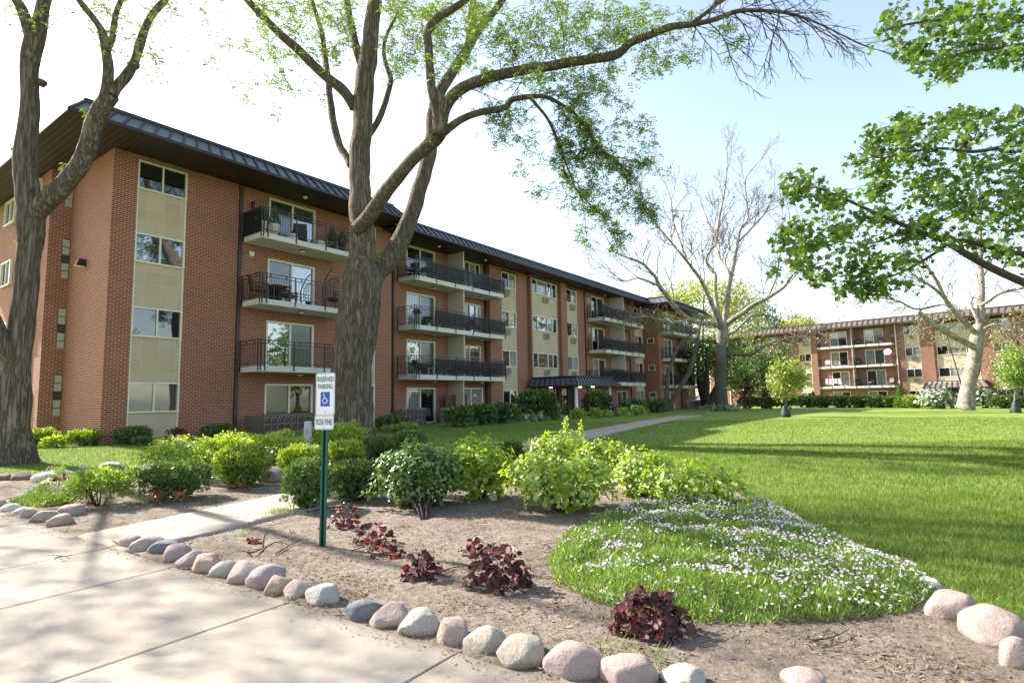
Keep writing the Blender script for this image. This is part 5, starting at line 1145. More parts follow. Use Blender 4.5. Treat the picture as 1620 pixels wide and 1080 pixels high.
for k_, (x, w) in enumerate(((1185, 34), (1215, 36), (1245, 30))): shrub(['left', 'middle', 'right'][k_]+' dark shrub in shade behind the small yellow green tree', x, 645, w, 18, 'hedge', 85+k_, 'dark shrubs in shade on the far lawn edge', d=65)

# coral bells: lobed purple leaves on a low dome
def heuchera(label, px, pb, w, h, n, red=.12, seed=0):
    rng = np.random.default_rng(seed+int(px)); b = ground(px, pb); d = b[1]; r = w*.5*d/F; hh = h*d/F; b = b+np.array((0, r*.5, 0))
    root = empty('coral_bells', tuple(b), 0, label, 'purple plant', 'purple leaved coral bells in the bed')
    P = rdir(rng, n); P[:, 2] = np.abs(P[:, 2]); P = P*rng.uniform(.55, 1, n)[:, None]**.5*np.array((r, r*.8, hh*.85)); P[:, 2] += .03
    N_ = unit(unit(P)*.8+np.array((0, -.25, .5))+.5*rng.normal(size=(n, 3))); D_ = unit(np.cross(N_, rdir(rng, n))+unit(P)*.4); D_ = unit(D_-N_*np.sum(D_*N_, 1)[:, None]); W_ = np.cross(N_, D_); sz = rng.uniform(.036, .074, n)
    th = np.linspace(0, 2*PI, 14, endpoint=False); rr = 1+.16*np.cos(th*5)+.08*np.cos(th*10); lx, ly = np.cos(th)*rr*.55+.45, np.sin(th)*rr*.58
    V = P[:, None]+(D_[:, None]*lx[None, :, None]+W_[:, None]*ly[None, :, None]-N_[:, None]*((ly**2)*.5+(lx-.4)**2*.35+.1*np.sin(th*5))[None, :, None])*sz[:, None, None]
    m_ = MB(); m_.addk(V, (rng.random(n) < red).astype(int)); m_.build('leaves', [M['heuchera'], M['heuchera_red']], root)
    s_ = MB()
    for k_ in range(min(n, 24)): s_.tube([(0, 0, -.02), P[k_]*.5+(0, 0, .02), P[k_]], [.004, .003, .0025], 4)
    s_.build('stem', M['heuchera_red'], root)
heuchera('tall purple coral bells with red and yellow leaves just right of the sign post', 542, 838, 54, 40, 46, .3)
heuchera('purple coral bells with one scarlet leaf below the broad stemmed shrub', 588, 868, 62, 46, 40, .12)
heuchera('purple coral bells standing alone in the middle of the bare soil', 662, 926, 68, 48, 70, .15)
heuchera('largest purple coral bells with a scarlet leaf on top', 788, 940, 108, 76, 150, .08)
heuchera('small purple coral bells behind the largest clump', 749, 886, 40, 34, 30, .1)
heuchera('purple coral bells in front of the lilac flower carpet', 1036, 1018, 122, 76, 150, .12)
heuchera('nearly leafless little coral bells near the twigs left of the bare soil plants', 605, 886, 70, 18, 22, .2)
heuchera('tiny red leaved seedling among the fallen twigs', 399, 866, 20, 14, 9, .8)
heuchera('bright red coral bells between white flowers in the left bed', 78, 780, 60, 28, 40, .75)
heuchera('small red coral bells at the foot of the low loose shrub', 137, 800, 18, 24, 14, .8)

# ------------------------------------------------------------------ flowering ground cover
def phlox(name, label, poly, hmax, n_leaf, n_fl, seed, cl=.35):
    rng = np.random.default_rng(seed); W_ = np.array([g(*p)[:2] for p in poly]); lo, hi = W_.min(0), W_.max(0)
    cell = max(.05, (hi-lo).max()/60); gx, gy_ = np.arange(lo[0], hi[0]+cell, cell), np.arange(lo[1], hi[1]+cell, cell)
    def edist(P):
        dm = np.full(len(P), 9.)
        for i_ in range(len(W_)):
            a, b = W_[i_], W_[(i_+1) % len(W_)]; ab = b-a; u = np.clip(((P-a)@ab)/(ab@ab), 0, 1); dm = np.minimum(dm, np.linalg.norm(P-a-u[:, None]*ab, axis=1))
        return np.where(inpoly(P, W_), dm, -dm)
    def height(P):
        e = edist(P); nz = np.array([noise.noise(Vector((p[0]*2.2, p[1]*2.2, seed))) + .5*noise.noise(Vector((p[0]*6, p[1]*6, seed))) for p in P])
        return terrain(P[:, 0], P[:, 1])+np.where(e > -.03, hmax*np.sqrt(np.clip((e+.03)/(.03+hmax*1.6), 0, 1))*(1+.6*nz), -.03), e
    GX, GY = np.meshgrid(gx, gy_); Pg = np.stack([GX.ravel(), GY.ravel()], 1); z, e = height(Pg); nx_ = len(gx)
    m_ = MB(); Q = []
    for r in range(len(gy_)-1):
        for c in range(nx_-1):
            a = r*nx_+c
            if max(e[a], e[a+1], e[a+nx_], e[a+nx_+1]) > -.03: Q.append((a, a+1, a+nx_+1, a+nx_))
    m_.addgrid(np.column_stack([Pg, z-.035-.05*(e < cell*1.2)]), Q, 0)
    def pts(k_, mn=.0):
        out = []
        while len(out) < k_:
            P = rng.uniform(lo, hi, (k_*2, 2)); P = P[inpoly(P, W_)]; out += list(P)
        return np.array(out[:k_])
    P = pts(n_leaf); z, e = height(P); B = np.column_stack([P, np.maximum(z-.04, terrain(P[:, 0], P[:, 1]))]); D_ = unit(np.array((0, 0, 1.))+.6*rng.normal(size=(n_leaf, 3))); m_.addk(diamonds(B, D_, perp(rng, D_), rng.uniform(.04, .085, n_leaf), .0048), 0)
    P = pts(n_leaf//5); dn = np.array([noise.noise(Vector((p[0]*4, p[1]*4, seed+2))) for p in P]); P = P[dn > .08]; z, e = height(P); n_ = len(P); D_ = unit(np.array((0, 0, 1.))+.5*rng.normal(size=(n_, 3))); m_.addk(diamonds(np.column_stack([P, z]), D_, perp(rng, D_), rng.uniform(.05, .095, n_), .0045), 0)
    P = pts(n_fl*4); dens = np.array([1.3*noise.noise(Vector((p[0]*1.5+seed, p[1]*2.6, 3))) + .6*noise.noise(Vector((p[0]*6, p[1]*6, 8))) + .35*max(0, p[0]-1.2) for p in P]); P = P[(dens+rng.normal(size=len(P))*.22) > cl][:n_fl]
    z, e = height(P); n_ = len(P); C_ = np.column_stack([P, z+.035+rng.uniform(0, .03, n_)]); N_ = unit(np.array((0, -.35, 1.))+.5*rng.normal(size=(n_, 3))); D_ = unit(np.cross(N_, rdir(rng, n_))); E_ = np.cross(N_, D_)
    for k_ in range(5):
        a = k_*2*PI/5; d_ = D_*math.cos(a)+E_*math.sin(a); w_ = -D_*math.sin(a)+E_*math.cos(a); m_.addk(diamonds(C_, d_, w_, .0135, .0055), 1)
    tag(m_.build(name, [M['phlox_leaf'], M['phlox_flower']]), label, 'flowering ground cover', None, 'stuff')
phlox('phlox_flowers', 'large carpet of creeping phlox with white and lilac flowers beside the lawn', [(866, 890), (880, 925), (935, 957), (1000, 978), (1110, 992), (1230, 990), (1330, 988), (1440, 975), (1485, 945), (1440, 905), (1350, 875), (1290, 850), (1235, 812), (1180, 800), (1100, 806), (1010, 806), (935, 828), (885, 860)], .135, 52000, 3000, 3, .34)
phlox('phlox_flowers', 'low patch of creeping phlox edged with stones in the left bed', [(12, 800), (60, 806), (110, 800), (125, 786), (90, 778), (40, 784)], .12, 5000, 260, 4)
phlox('phlox_flowers', 'pale flowering patch behind the red coral bells in the left bed', [(55, 768), (110, 774), (200, 768), (235, 750), (190, 744), (110, 746), (66, 752)], .14, 5000, 500, 5)

# ------------------------------------------------------------------ boulders
ib = bmesh.new(); bmesh.ops.create_icosphere(ib, subdivisions=4, radius=1); IV = np.array([v.co[:] for v in ib.verts]); IF = np.array([[v.index for v in f.verts] for f in ib.faces]); ib.free()
def boulder(label, px, py, w, h, mat, seed, group='rounded stones edging the bed', tilt=0, name='boulder'):
    rng = np.random.default_rng(seed); b = ground(px, py+h*.42); d = b[1]; rx = w*.5*d/F*1.04; rz = h*.53*d/F; ry = rx*rng.uniform(.75, .95); ns = rng.normal(size=3)*30
    pw = rng.uniform(.86, 1.02); V = np.sign(IV)*np.abs(IV)**pw
    k_ = np.array([1+.20*noise.noise(Vector(v*1.0+ns))+.05*noise.noise(Vector(v*2.6+ns))+.012*noise.noise(Vector(v*9+ns)) for v in IV]); 
    fl = unit(rng.normal(size=(7, 3)));
    V = V*k_[:, None]
    for f_ in fl:
        f_ = f_*np.array((1, 1, .6)); f_ = f_/np.linalg.norm(f_); q = V@f_; V = V-np.outer(np.maximum(0, q-.74), f_)*.8
    V = V*np.array((rx, ry, rz)); ct, st_ = math.cos(tilt), math.sin(tilt); V = np.column_stack([V[:, 0]*ct-V[:, 2]*st_, V[:, 1], V[:, 0]*st_+V[:, 2]*ct])
    c = b+np.array((b[0]/d, 1, 0))*ry*.8; c[2] = float(terrain(c[0], c[1]))+rz*.40
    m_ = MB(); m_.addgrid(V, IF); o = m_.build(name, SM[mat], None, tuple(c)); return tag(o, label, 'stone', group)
BS = [(207, 858, 40, 30, 3, 'pale grey pink stone ending the row at the walkway corner', 0), (232, 863, 45, 31, 0, 'pinkish grey stone leaning on the end stone by the walkway', .1), (255, 868, 46, 27, 2, 'slanted slate blue stone near the walkway end of the row', .5), (279, 877, 49, 36, 3, 'greyish purple stone right of the slanted slate blue one', 0), (302, 887, 42, 32, 3, 'small grey pink stone before the speckled whitish one', 0), (327, 894, 49, 36, 6, 'reddish purple grained stone left of the whitish one', 0), (356, 902, 42, 32, 5, 'whitish speckled stone in the upper half of the row', 0), (386, 908, 54, 40, 0, 'smooth round pink stone behind the grained purple pair', 0), (423, 918, 63, 41, 3, 'long purple grey stone behind the brown speckled one', .12), (441, 928, 44, 40, 6, 'brown speckled stone in front of the long purple one', 0), (472, 936, 44, 38, 0, 'angular pink stone left of the big blue grey one', -.3), (512, 945, 55, 42, 1, 'big blue grey stone with a flat face before the gap in the row', 0), (578, 968, 57, 40, 2, 'dark blue grey stone right after the gap in the row', .15), (618, 979, 61, 44, 0, 'pink stone right of the dark blue grey one', 0), (665, 992, 60, 47, 5, 'white grey speckled stone between the two pink ones', 0), (716, 1005, 59, 53, 0, 'coarse pink stone between speckled white and tan ones', 0), (769, 1018, 64, 58, 4, 'tall tan grey stone with dark specks', -.2), (827, 1041, 83, 54, 4, 'wide smooth tan grey stone', 0), (903, 1056, 92, 62, 0, 'large pale pink stone near the lower edge', 0), (993, 1074, 88, 54, 0, 'pinkish stone cut by the lower edge of view', 0), (1082, 1085, 70, 40, 5, 'greyish white stone barely showing at the lower edge', 0), (1274, 1086, 66, 40, 0, 'lone pale stone barely showing at the lower right edge', 0)]
for k_, (x, y, w, h, m_, tx, tl) in enumerate(BS): boulder(tx, x, y, w, h, m_, 100+k_, 'rounded stones edging the bed along the driveway', tl)
for k_, (x, y, w, h, m_, tx) in enumerate([(1509, 968, 82, 58, 0, 'pale pink boulder at the corner of the flower carpet and lawn'), (1573, 1000, 94, 64, 0, 'larger rosy boulder right of the pale pink corner boulder'), (1614, 1040, 64, 58, 0, 'rosy boulder cut by the right edge of view'), (1466, 926, 40, 26, 8, 'small whitish stone half hidden in the flower carpet')]): boulder(tx, x, y, w, h, m_, 140+k_, 'boulders between flower carpet and lawn')
for k_, (x, y, w, h, m_, tx) in enumerate([(21, 803, 30, 16, 8, 'pale flat stone, first of the left bed row'), (36, 808, 24, 15, 8, 'small pale stone beside the first flat one in the left bed'), (51, 812, 32, 21, 0, 'pinkish stone in the middle of the left bed row'), (70, 817, 38, 26, 4, 'tan mottled stone in the left bed row'), (95, 823, 40, 25, 6, 'brownish pink stone at the tip of the left bed'), (112, 809, 39, 27, 0, 'round pink stone behind the tip of the left bed'), (9, 755, 24, 17, 7, 'small dark brown stone at the far left of the bed'), (36, 754, 34, 19, 7, 'dark grey flat topped stone before the wide trunk'), (2, 797, 14, 15, 4, 'stone cut by the left edge of view'), (72, 756, 40, 20, 8, 'pale limestone slab half sunk among white flowers')]): boulder(tx, x, y, w, h, m_, 160+k_, 'stones of the left bed')
boulder('pinkish boulder between the clipped yews behind the walkway', 431, 752, 42, 34, 0, 181, None); boulder('grey pink boulder left of the largest hydrangea', 806, 752, 42, 28, 3, 182, None)
for k_, (x, y, w, h, tx) in enumerate(((690, 757, 30, 10, 'flat pale stone behind the bare stemmed shrub'), (968, 764, 34, 12, 'white stone showing between the hydrangeas'), (175, 736, 30, 12, 'pale flat stone beside the loose bright shrub'))): boulder(tx, x, y, w, h, 8, 190+k_, None)

# ------------------------------------------------------------------ reserved parking sign on its green post
sb = ground(511, 866); SA = math.radians(-16)
sg = empty('parking_sign', tuple(sb), SA, 'white accessible parking sign with a smaller fine plate on a green steel post', 'sign')
pm = MB()                                         # U channel post, leaning a little
zt = H+ray(517, 590)[2]*sb[1]-sb[2]; lean = np.array((.022, 0, 0))
for a, b, c, d_ in ((-.022, -.017, -.02, .018), (.017, .022, -.02, .018), (-.022, .022, .014, .018), (-.038, -.017, -.024, -.02), (.017, .038, -.024, -.02)):
    pm.hexa([(a, c, -.3), (b, c, -.3), (b, d_, -.3), (a, d_, -.3)], [(x+lean[0], y, zt-.01) for x, y in ((a, c), (b, c), (b, d_), (a, d_))])
pm.build('post', M['green_post'], sg)
def rounded(w, h, r, n=6):
    P = []
    for cx, cy, a0 in ((w/2-r, h/2-r, 0), (-w/2+r, h/2-r, PI/2), (-w/2+r, -h/2+r, PI), (w/2-r, -h/2+r, 1.5*PI)):
        for k_ in range(n+1): a = a0+k_*PI/2/n; P.append((cx+r*math.cos(a), cy+r*math.sin(a)))
    return P
def plate(mb, P, y0, y1, m=0):
    n = len(P); V = [(x, y0, z) for x, z in P]+[(x, y1, z) for x, z in P]
    mb.add(V, [tuple(range(n)), tuple(range(2*n-1, n-1, -1))]+[(i_, (i_+1) % n+0, (i_+1) % n+n, i_+n)[::-1] for i_ in range(n)], m)
def ringplate(mb, P, Q, y, m=0):
    n = len(P); mb.add([(x, y, z) for x, z in P]+[(x, y, z) for x, z in Q], [(i_, (i_+1) % n, (i_+1) % n+n, i_+n) for i_ in range(n)], m)
def text_mesh(body, size, mat, parent, x, y, z, name='lettering', sx=1.0):
    cu = bpy.data.curves.new(name, 'FONT'); cu.body = body; cu.size = size; cu.align_x = 'CENTER'; cu.align_y = 'CENTER'; cu.extrude = .0008; cu.space_character = 1.04; cu.offset = .0012
    o = bpy.data.objects.new(name, cu); COL.objects.link(o); dg = bpy.context.evaluated_depsgraph_get(); me = bpy.data.meshes.new_from_object(o.evaluated_get(dg)); bpy.data.objects.remove(o)
    me.materials.clear(); me.materials.append(M[mat]); o = bpy.data.objects.new(name, me); COL.objects.link(o); o.parent = parent; o.location = (x, y, z); o.rotation_euler = (PI/2, 0, 0); wd_ = max(v.co.x for v in me.vertices)-min(v.co.x for v in me.vertices); o.scale = (sx/wd_, 1, 1); return o
SWd = 32/F*sb[1]/math.cos(SA+math.atan2(sb[0], sb[1])*0)*1.03; SHt = 66/F*sb[1]; y_ = -.03
zc = zt-SHt/2; ps = MB(); plate(ps, rounded(SWd, SHt, .022), y_, y_+.003); sp = ps.build('sign_plate', M['sign_white'], sg, (.021, 0, zc))
def border(par, w, h): 
    b_ = MB(); ringplate(b_, rounded(w-.012, h-.012, .018), rounded(w-.019, h-.019, .015), y_-.001); b_.build('border', M['sign_green'], par)
border(sp, SWd, SHt)
text_mesh('RESERVED', .078, 'sign_green', sp, 0, y_-.0012, SHt*.345, sx=SWd*.84); text_mesh('PARKING', .078, 'sign_green', sp, 0, y_-.0012, SHt*.175, sx=SWd*.76)
bq = MB(); plate(bq, rounded(SWd*.48, SWd*.66, .004), y_-.0012, y_-.0002); bq.build('blue_panel', M['sign_blue'], sp, (0, 0, -SHt*.12))
wc = MB(); s_ = SWd*.25; oz = -SHt*.12
def stroke(P, r): 
    P = np.array(P)*s_; wc.tube([(x, y_-.0018, oz+z) for x, z in P], r*s_, 6)
stroke([(-.25, .62), (-.20, .1), (.28, .08)], .085); stroke([(-.22, .33), (.15, .33)], .07); stroke([(.28, .08), (.48, -.42), (.66, -.36)], .085)
a = np.linspace(math.radians(130), math.radians(395), 18); stroke(np.stack([-.06+.46*np.cos(a), -.30+.46*np.sin(a)], 1), .075); wc.lathe([(0, 0)], (0, 0, 0)) if False else None
n_ = 14; th = np.linspace(0, 2*PI, n_, endpoint=False); wc.add([(s_*(-.26+.13*math.cos(q)), y_-.0022, oz+s_*(.84+.13*math.sin(q))) for q in th], [tuple(range(n_))])
V = [v for v in wc.v]; wc.v = [np.column_stack([v[:, 0], y_-.0016+(v[:, 1]-(y_-.0018))*.05, v[:, 2]]) for v in V]
wc.build('wheelchair_symbol', M['sign_white'], sp)
bo = MB()
for z_ in (SHt*.45, -SHt*.42): bo.tube([(0, y_-.004, z_), (0, y_+.002, z_)], [.007, .007], 8)
bo.build('bolt', M['bolt'], sp)
fh = SHt*.345; fp = MB(); plate(fp, rounded(SWd, fh, .022), y_-.002, y_+.001); f2 = fp.build('fine_plate', M['sign_white'], sg, (.012, 0, zc-SHt/2-fh/2+.004))
b_ = MB(); ringplate(b_, rounded(SWd-.012, fh-.012, .018), rounded(SWd-.019, fh-.019, .015), y_-.003); b_.build('border', M['sign_green'], f2)
text_mesh('$250 FINE', .092, 'sign_green', f2, 0, y_-.0032, 0, sx=SWd*.82)
bo = MB()
for z_ in (fh*.36, -fh*.36): bo.tube([(0, y_-.006, z_), (0, y_, z_)], [.006, .006], 8)
bo.build('bolt', M['bolt'], f2)
ub = atd(487, 698, 17.2); ub[2] = float(terrain(ub[0], ub[1])); hb = (H+ray(487, 667)[2]*17.2)-ub[2]
m_ = MB(); plate_p = rounded(.19, .17, .03); n_ = len(plate_p)
m_.add([(x, y, -.05) for x, y in plate_p]+[(x, y, hb) for x, y in plate_p]+[(x*.9, y*.9, hb+.02) for x, y in plate_p], [(i_, (i_+1) % n_, (i_+1) % n_+n_, i_+n_) for i_ in range(n_)]+[(i_+n_, (i_+1) % n_+n_, (i_+1) % n_+2*n_, i_+2*n_) for i_ in range(n_)]+[tuple(range(2*n_, 3*n_))])
uo = m_.build('utility_post', M['util'], None, tuple(ub)); tag(uo, 'pale grey green utility post standing among the shrubs before the pierced wall', 'utility post')
c_ = MB(); c_.box(-.05, .05, -.09, -.086, hb*.55, hb*.75); c_.build('access_cover', M['bolt'], uo)

# fallen twigs on the soil
def twig(label, pts, r, seed):
    rng = np.random.default_rng(seed); P = np.array([g(x, y)+np.array((0, 0, .035+.03*rng.random())) for x, y in pts]); m_ = MB(); S = smooth_line(P, 4); m_.tube(S, np.linspace(r, r*.4, len(S)), 5)
    for k_ in range(4):
        i_ = rng.integers(2, len(S)-2); e = S[i_]+rng.normal(size=3)*np.array((.13, .13, .012)); m_.tube([S[i_], (S[i_]+e)/2+rng.normal(size=3)*.015, e], [r*.5, r*.4, r*.2], 4)
    tag(m_.build('fallen_twig', M['bark_twig']), label, 'twig', 'fallen twigs on the soil')
twig('long crooked twig lying behind the purple grey stones', [(390, 878), (398, 884), (420, 870), (440, 866), (456, 868)], .010, 1); twig('thin twig rising to the left of the sign post', [(415, 870), (418, 852), (432, 838), (450, 830)], .006, 2)
twig('straight dark twig close to the sign post', [(438, 880), (455, 870), (480, 860)], .008, 3); twig('twig lying near the coral bells right of the sign post', [(556, 880), (580, 872), (600, 874)], .005, 4); twig('twig in front of the largest coral bells', [(690, 920), (715, 908), (738, 905)], .006, 5)
twig('thin dry stick between the right edge boulders and the flower carpet', [(1285, 1026), (1320, 1018), (1345, 1005)], .006, 6); twig('short stick lying on the concrete by the end stone', [(178, 862), (186, 868), (192, 868)], .006, 7); twig('short stick on the middle of the concrete', [(85, 891), (98, 889), (110, 890)], .006, 8)

# ------------------------------------------------------------------ loose mulch and grass
BR, BL = [tuple(p) for p in bed_r], [tuple(p) for p in bed_l]
def bumpz(P): return terrain(P[:, 0], P[:, 1])+.014+.035*np.maximum(0, np.array([.4+noise.noise((x*.7, y*.7, 1))+.5*noise.noise((x*2.3, y*2.3, 4)) for x, y in P]))
rng = np.random.default_rng(50); P = rng.uniform((-9, 3), (5.5, 12), (170000, 2)); P = P[(inpoly(P, BR) | inpoly(P, BL))]; dd = np.hypot(P[:, 0], P[:, 1]); nz = np.array([noise.noise((x*1.5, y*1.5, 7)) for x, y in P]); P = P[(rng.random(len(P)) < np.clip((5.2/dd)**2, 0, 1)*np.clip(.5+nz*1.5, .12, 1))][:42000]
n_ = len(P); B = np.column_stack([P, bumpz(P)+.004]); D_ = unit(rng.normal(size=(n_, 3))*np.array((1, 1, .22))); W_ = unit(np.cross(D_, np.array((0, 0, 1.))+.4*rng.normal(size=(n_, 3))))
m_ = MB(); m_.addk(diamonds(B, D_, W_, rng.uniform(.012, .06, n_), rng.uniform(.002, .008, n_))); tag(m_.build('mulch_debris', M['chip']), 'loose wood chips and dry bits scattered on the soil', 'mulch', None, 'stuff')
rng = np.random.default_rng(51); ua = rng.uniform(0, LE+2, 900); P = np.array([edge(a, -abs(rng.normal())*.09) for a in ua]); P2 = np.array([edge(a, -o) for a, o in zip(rng.uniform(-3, LE+1, 140), rng.uniform(.1, 3.5, 140))]); P = np.concatenate([P, P2]); n_ = len(P)
B = np.column_stack([P, terrain(P[:, 0], P[:, 1])+.026]); D_ = unit(rng.normal(size=(n_, 3))*np.array((1, 1, .12))); W_ = unit(np.cross(D_, np.array((0, 0, 1.))+.3*rng.normal(size=(n_, 3)))); m_ = MB(); m_.addk(diamonds(B, D_, W_, rng.uniform(.01, .04, n_), rng.uniform(.002, .006, n_))); tag(m_.build('leaf_debris', M['chip']), 'dry bits of leaf and bark along the driveway edge', 'debris', None, 'stuff')
# grass
def blades(P, rng, hmin, hmax, w, lean=.45):
    n = len(P); B = np.column_stack([P, terrain(P[:, 0], P[:, 1])-.004]); a = rng.uniform(0, 2*PI, n); w_ = np.stack([np.cos(a), np.sin(a), 0*a], 1)*(w if np.ndim(w) else np.full(n, w))[:, None]; h = rng.uniform(hmin, hmax, n)
    D_ = np.array((0, 0, 1.))+lean*rng.normal(size=(n, 3))*np.array((1, 1, 0)); T = B+D_*h[:, None]; return np.stack([B-w_, B+w_, T], 1)
drv = [tuple(p) for p in drive]; wkp = [tuple(p) for p in walk_poly]
def free(P): return ~(inpoly(P, BR) | inpoly(P, BL) | inpoly(P, drv) | inpoly(P, wkp))
gm = MB(); rng = np.random.default_rng(60)
for (lo, hi, n0, h0, h1, w) in (((.5, 3), (9, 9), 150000, .03, .085, .0032), ((-2, 9), (15, 16), 140000, .03, .08, .0048), ((-16, 9), (-4, 20), 70000, .03, .07, .005), ((-4, 14), (24, 30), 90000, .03, .07, .008)):
    P = rng.uniform(lo, hi, (n0, 2)); P = P[free(P)]
    ang = P[:, 0]/P[:, 1]; P = P[(ang > -1.0) & (ang < 1.0)]; gm.addk(blades(P, rng, h0, h1, w))
tag(gm.build('grass', M['grass_blade']), 'mown spring grass of the lawn', 'grass', None, 'stuff')
wd = MB(); pts = []
for (x, y, r, k_) in ((440, 815, .22, 260), (335, 797, .12, 60), (225, 797, .18, 80), (390, 850, .1, 30), (640, 838, .08, 30), (1010, 1045, .22, 70), (930, 1035, .15, 40), (160, 812, .15, 60), (300, 792, .2, 40)):
    c = g(x, y)[:2]; pts.append(c+rng.normal(size=(k_, 2))*r*.5)
wd.addk(blades(np.concatenate(pts), rng, .05, .14, .006, .7)); tag(wd.build('weeds', M['grass_blade']), 'sparse weeds sprouting from the soil beside walkway and stones', 'weeds', None, 'stuff')

# ------------------------------------------------------------------ things on the balconies
BLD = (Cx, Cy)
def put(name, label, cat, s, t, z, rz=0, group=None, F_=None):
    p = wpt(s, t, z) if F_ is None else np.array((*(np.array(O2[:2])+F1*s+F2*t), z-.25)); return empty(name, tuple(p), (TH if F_ is None else A2)+rz, label, cat, group)
def pot_tree(label, s, t, z, h, pot, group=None):
    o = put('potted_tree', label, 'potted tree', s, t, z, 0, group); m_ = MB(); m_.lathe([(.0, .004), (.13, .004), (.19, .5), (.21, .52), (.19, .52), (.17, .48), (0, .47)], n=14); m_.build('pot', M[pot], o); rng = np.random.default_rng(int(s*100)); n = 420; u = rng.random(n)**1.2; a = rng.uniform(0, 6.28, n); r = (1-u)*.2*rng.uniform(.6, 1.1, n)+.02; P = np.stack([np.cos(a)*r, np.sin(a)*r, .5+u*h], 1); D_ = unit(P*np.array((1, 1, 0))+np.array((0, 0, .25))); m_ = MB(); m_.addk(diamonds(P, D_, perp(rng, D_), .13, .02)); m_.build('foliage', M['yew_dark'], o); m_ = MB(); m_.tube([(0, 0, .45), (0, 0, .5+h*.7)], [.02, .01], 6); m_.build('stem', M['bark_twig'], o); return o
def pot_plant(label, s, t, z, pot='terracotta', h=.3, leaf='hyd', group=None, r=.13, F_=None):
    o = put('flower_pot', label, 'flower pot', s, t, z, 0, group, F_); m_ = MB(); m_.lathe([(0, .004), (r*.7, .004), (r, r*1.6), (r*1.1, r*1.65), (r*.9, r*1.5), (0, r*1.45)], n=12); m_.build('pot', M[pot], o); rng = np.random.default_rng(int(abs(s)*100+z*10)); n = 90; P = ball(rng, (0, 0, r*1.6+h*.45), (r*1.4, r*1.4, h*.5), n); D_ = unit(P-np.array((0, 0, r))); m_ = MB(); m_.addk(ovals(P, D_, perp(rng, D_), .11, .04)); m_.build('leaves', M[leaf], o); return o
def armchair(label, s, t, z, rz=0, mat='wicker', cush='cushion', group=None, F_=None, k=1):
    o = put('armchair', label, 'chair', s, t, z+.004, rz, group, F_); m_ = MB()
    for x in (-.28, .24):
        for y in (-.26, .22): l_ = MB(); l_.box(x, x+.04, y, y+.04, 0, .36); l_.build('leg', M[mat], o)
    m_.box(-.29, .29, -.27, .27, .36, .42); m_.build('seat', M[mat], o); m_ = MB(); m_.hexa([(-.29, .2, .42), (.29, .2, .42), (.29, .27, .42), (-.29, .27, .42)], [(-.27, .3, .92), (.27, .3, .92), (.27, .36, .92), (-.27, .36, .92)]); m_.build('backrest', M[mat], o)
    for x in (-.32, .27): a_ = MB(); a_.box(x, x+.05, -.27, .25, .58, .63); a_.box(x, x+.05, -.26, -.21, .36, .58); a_.build('armrest', M[mat], o)
    c_ = MB(); c_.box(-.25, .25, -.24, .19, .422, .50); c_.build('cushion', M[cush], o); o.scale = (k,)*3; return o
def folding_chair(label, s, t, z, rz, fabric, group=None, F_=None):
    o = put('folding_chair', label, 'folding chair', s, t, z+.004, rz, group, F_); m_ = MB()
    for x in (-.25, .25):
        m_.tube([(x, -.25, 0), (x, .25, .45)], [.012]*2, 6); m_.tube([(x, .25, 0), (x, -.25, .45)], [.012]*2, 6); m_.tube([(x, .22, .4), (x, .34, .95)], [.012]*2, 6)
    m_.build('frame', M['black_metal'], o); m_ = MB(); m_.hexa([(-.24, -.25, .40), (.24, -.25, .40), (.24, .25, .38), (-.24, .25, .38)], [(-.24, -.25, .415), (.24, -.25, .415), (.24, .25, .395), (-.24, .25, .395)]); m_.build('seat', M[fabric], o); m_ = MB(); m_.hexa([(-.25, .23, .48), (.25, .23, .48), (.25, .26, .48), (-.25, .26, .48)], [(-.25, .33, .95), (.25, .33, .95), (.25, .36, .95), (-.25, .36, .95)]); m_.build('backrest', M[fabric], o); return o
def side_table(label, s, t, z, mat, w=.45, h=.45, group=None, F_=None):
    o = put('side_table', label, 'table', s, t, z+.004, 0, group, F_); m_ = MB(); m_.box(-w/2, w/2, -w/2, w/2, h-.03, h); m_.build('table_top', M[mat], o)
    for x in (-w/2+.01, w/2-.05):
        for y in (-w/2+.01, w/2-.05): l_ = MB(); l_.box(x, x+.04, y, y+.04, 0, h-.031); l_.build('leg', M[mat], o)
    return o
zA, zB, zC = [h-2.05 for h in hA], [h-2.05 for h in hB], [h-2.05 for h in hC]
ga = 'things on the top balcony left of the big trunk'
pot_tree('tall white planter with dark conifer at the corner of the top left balcony', 4.98, -1.05, zA[0], .75, 'pot_white', ga); pot_tree('second white planter with conifer just inside the top left balcony corner', 5.5, -1.08, zA[0], .72, 'pot_white', ga)
pot_tree('dark potted conifer near the trunk end of the top left balcony', 8.45, -1.0, zA[0], .6, 'wicker', ga); pot_tree('smaller potted conifer at the trunk end of the top left balcony', 8.95, -1.05, zA[0], .45, 'wicker', ga)
armchair('grey cushioned wicker chair on the top left balcony before the door', 7.05, -.55, zA[0], 2.6, group=ga)
for q, (s_, tx) in enumerate(((6.35, 'white round pouf left of the wicker chair on the top left balcony'), (7.75, 'white round pouf right of the wicker chair on the top left balcony'))):
    o = put('pouf', tx, 'pouf', s_, -1.05, zA[0]+.004, 0, ga); m_ = MB(); m_.lathe([(0, 0), (.2, .01), (.24, .12), (.24, .2), (.18, .3), (0, .33)], n=16); m_.build('cover', M['pot_white'], o); m_ = MB(); m_.lathe([(.245, .14), (.25, .16), (.245, .18)], n=16); m_.build('piping', M['cushion'], o)
pot_plant('teal flower pot on the top left balcony floor', 8.1, -1.15, zA[0], 'pot_teal', .12, 'hyd_dark', ga, .12)
gb_ = 'things on the second balcony down left of the big trunk'
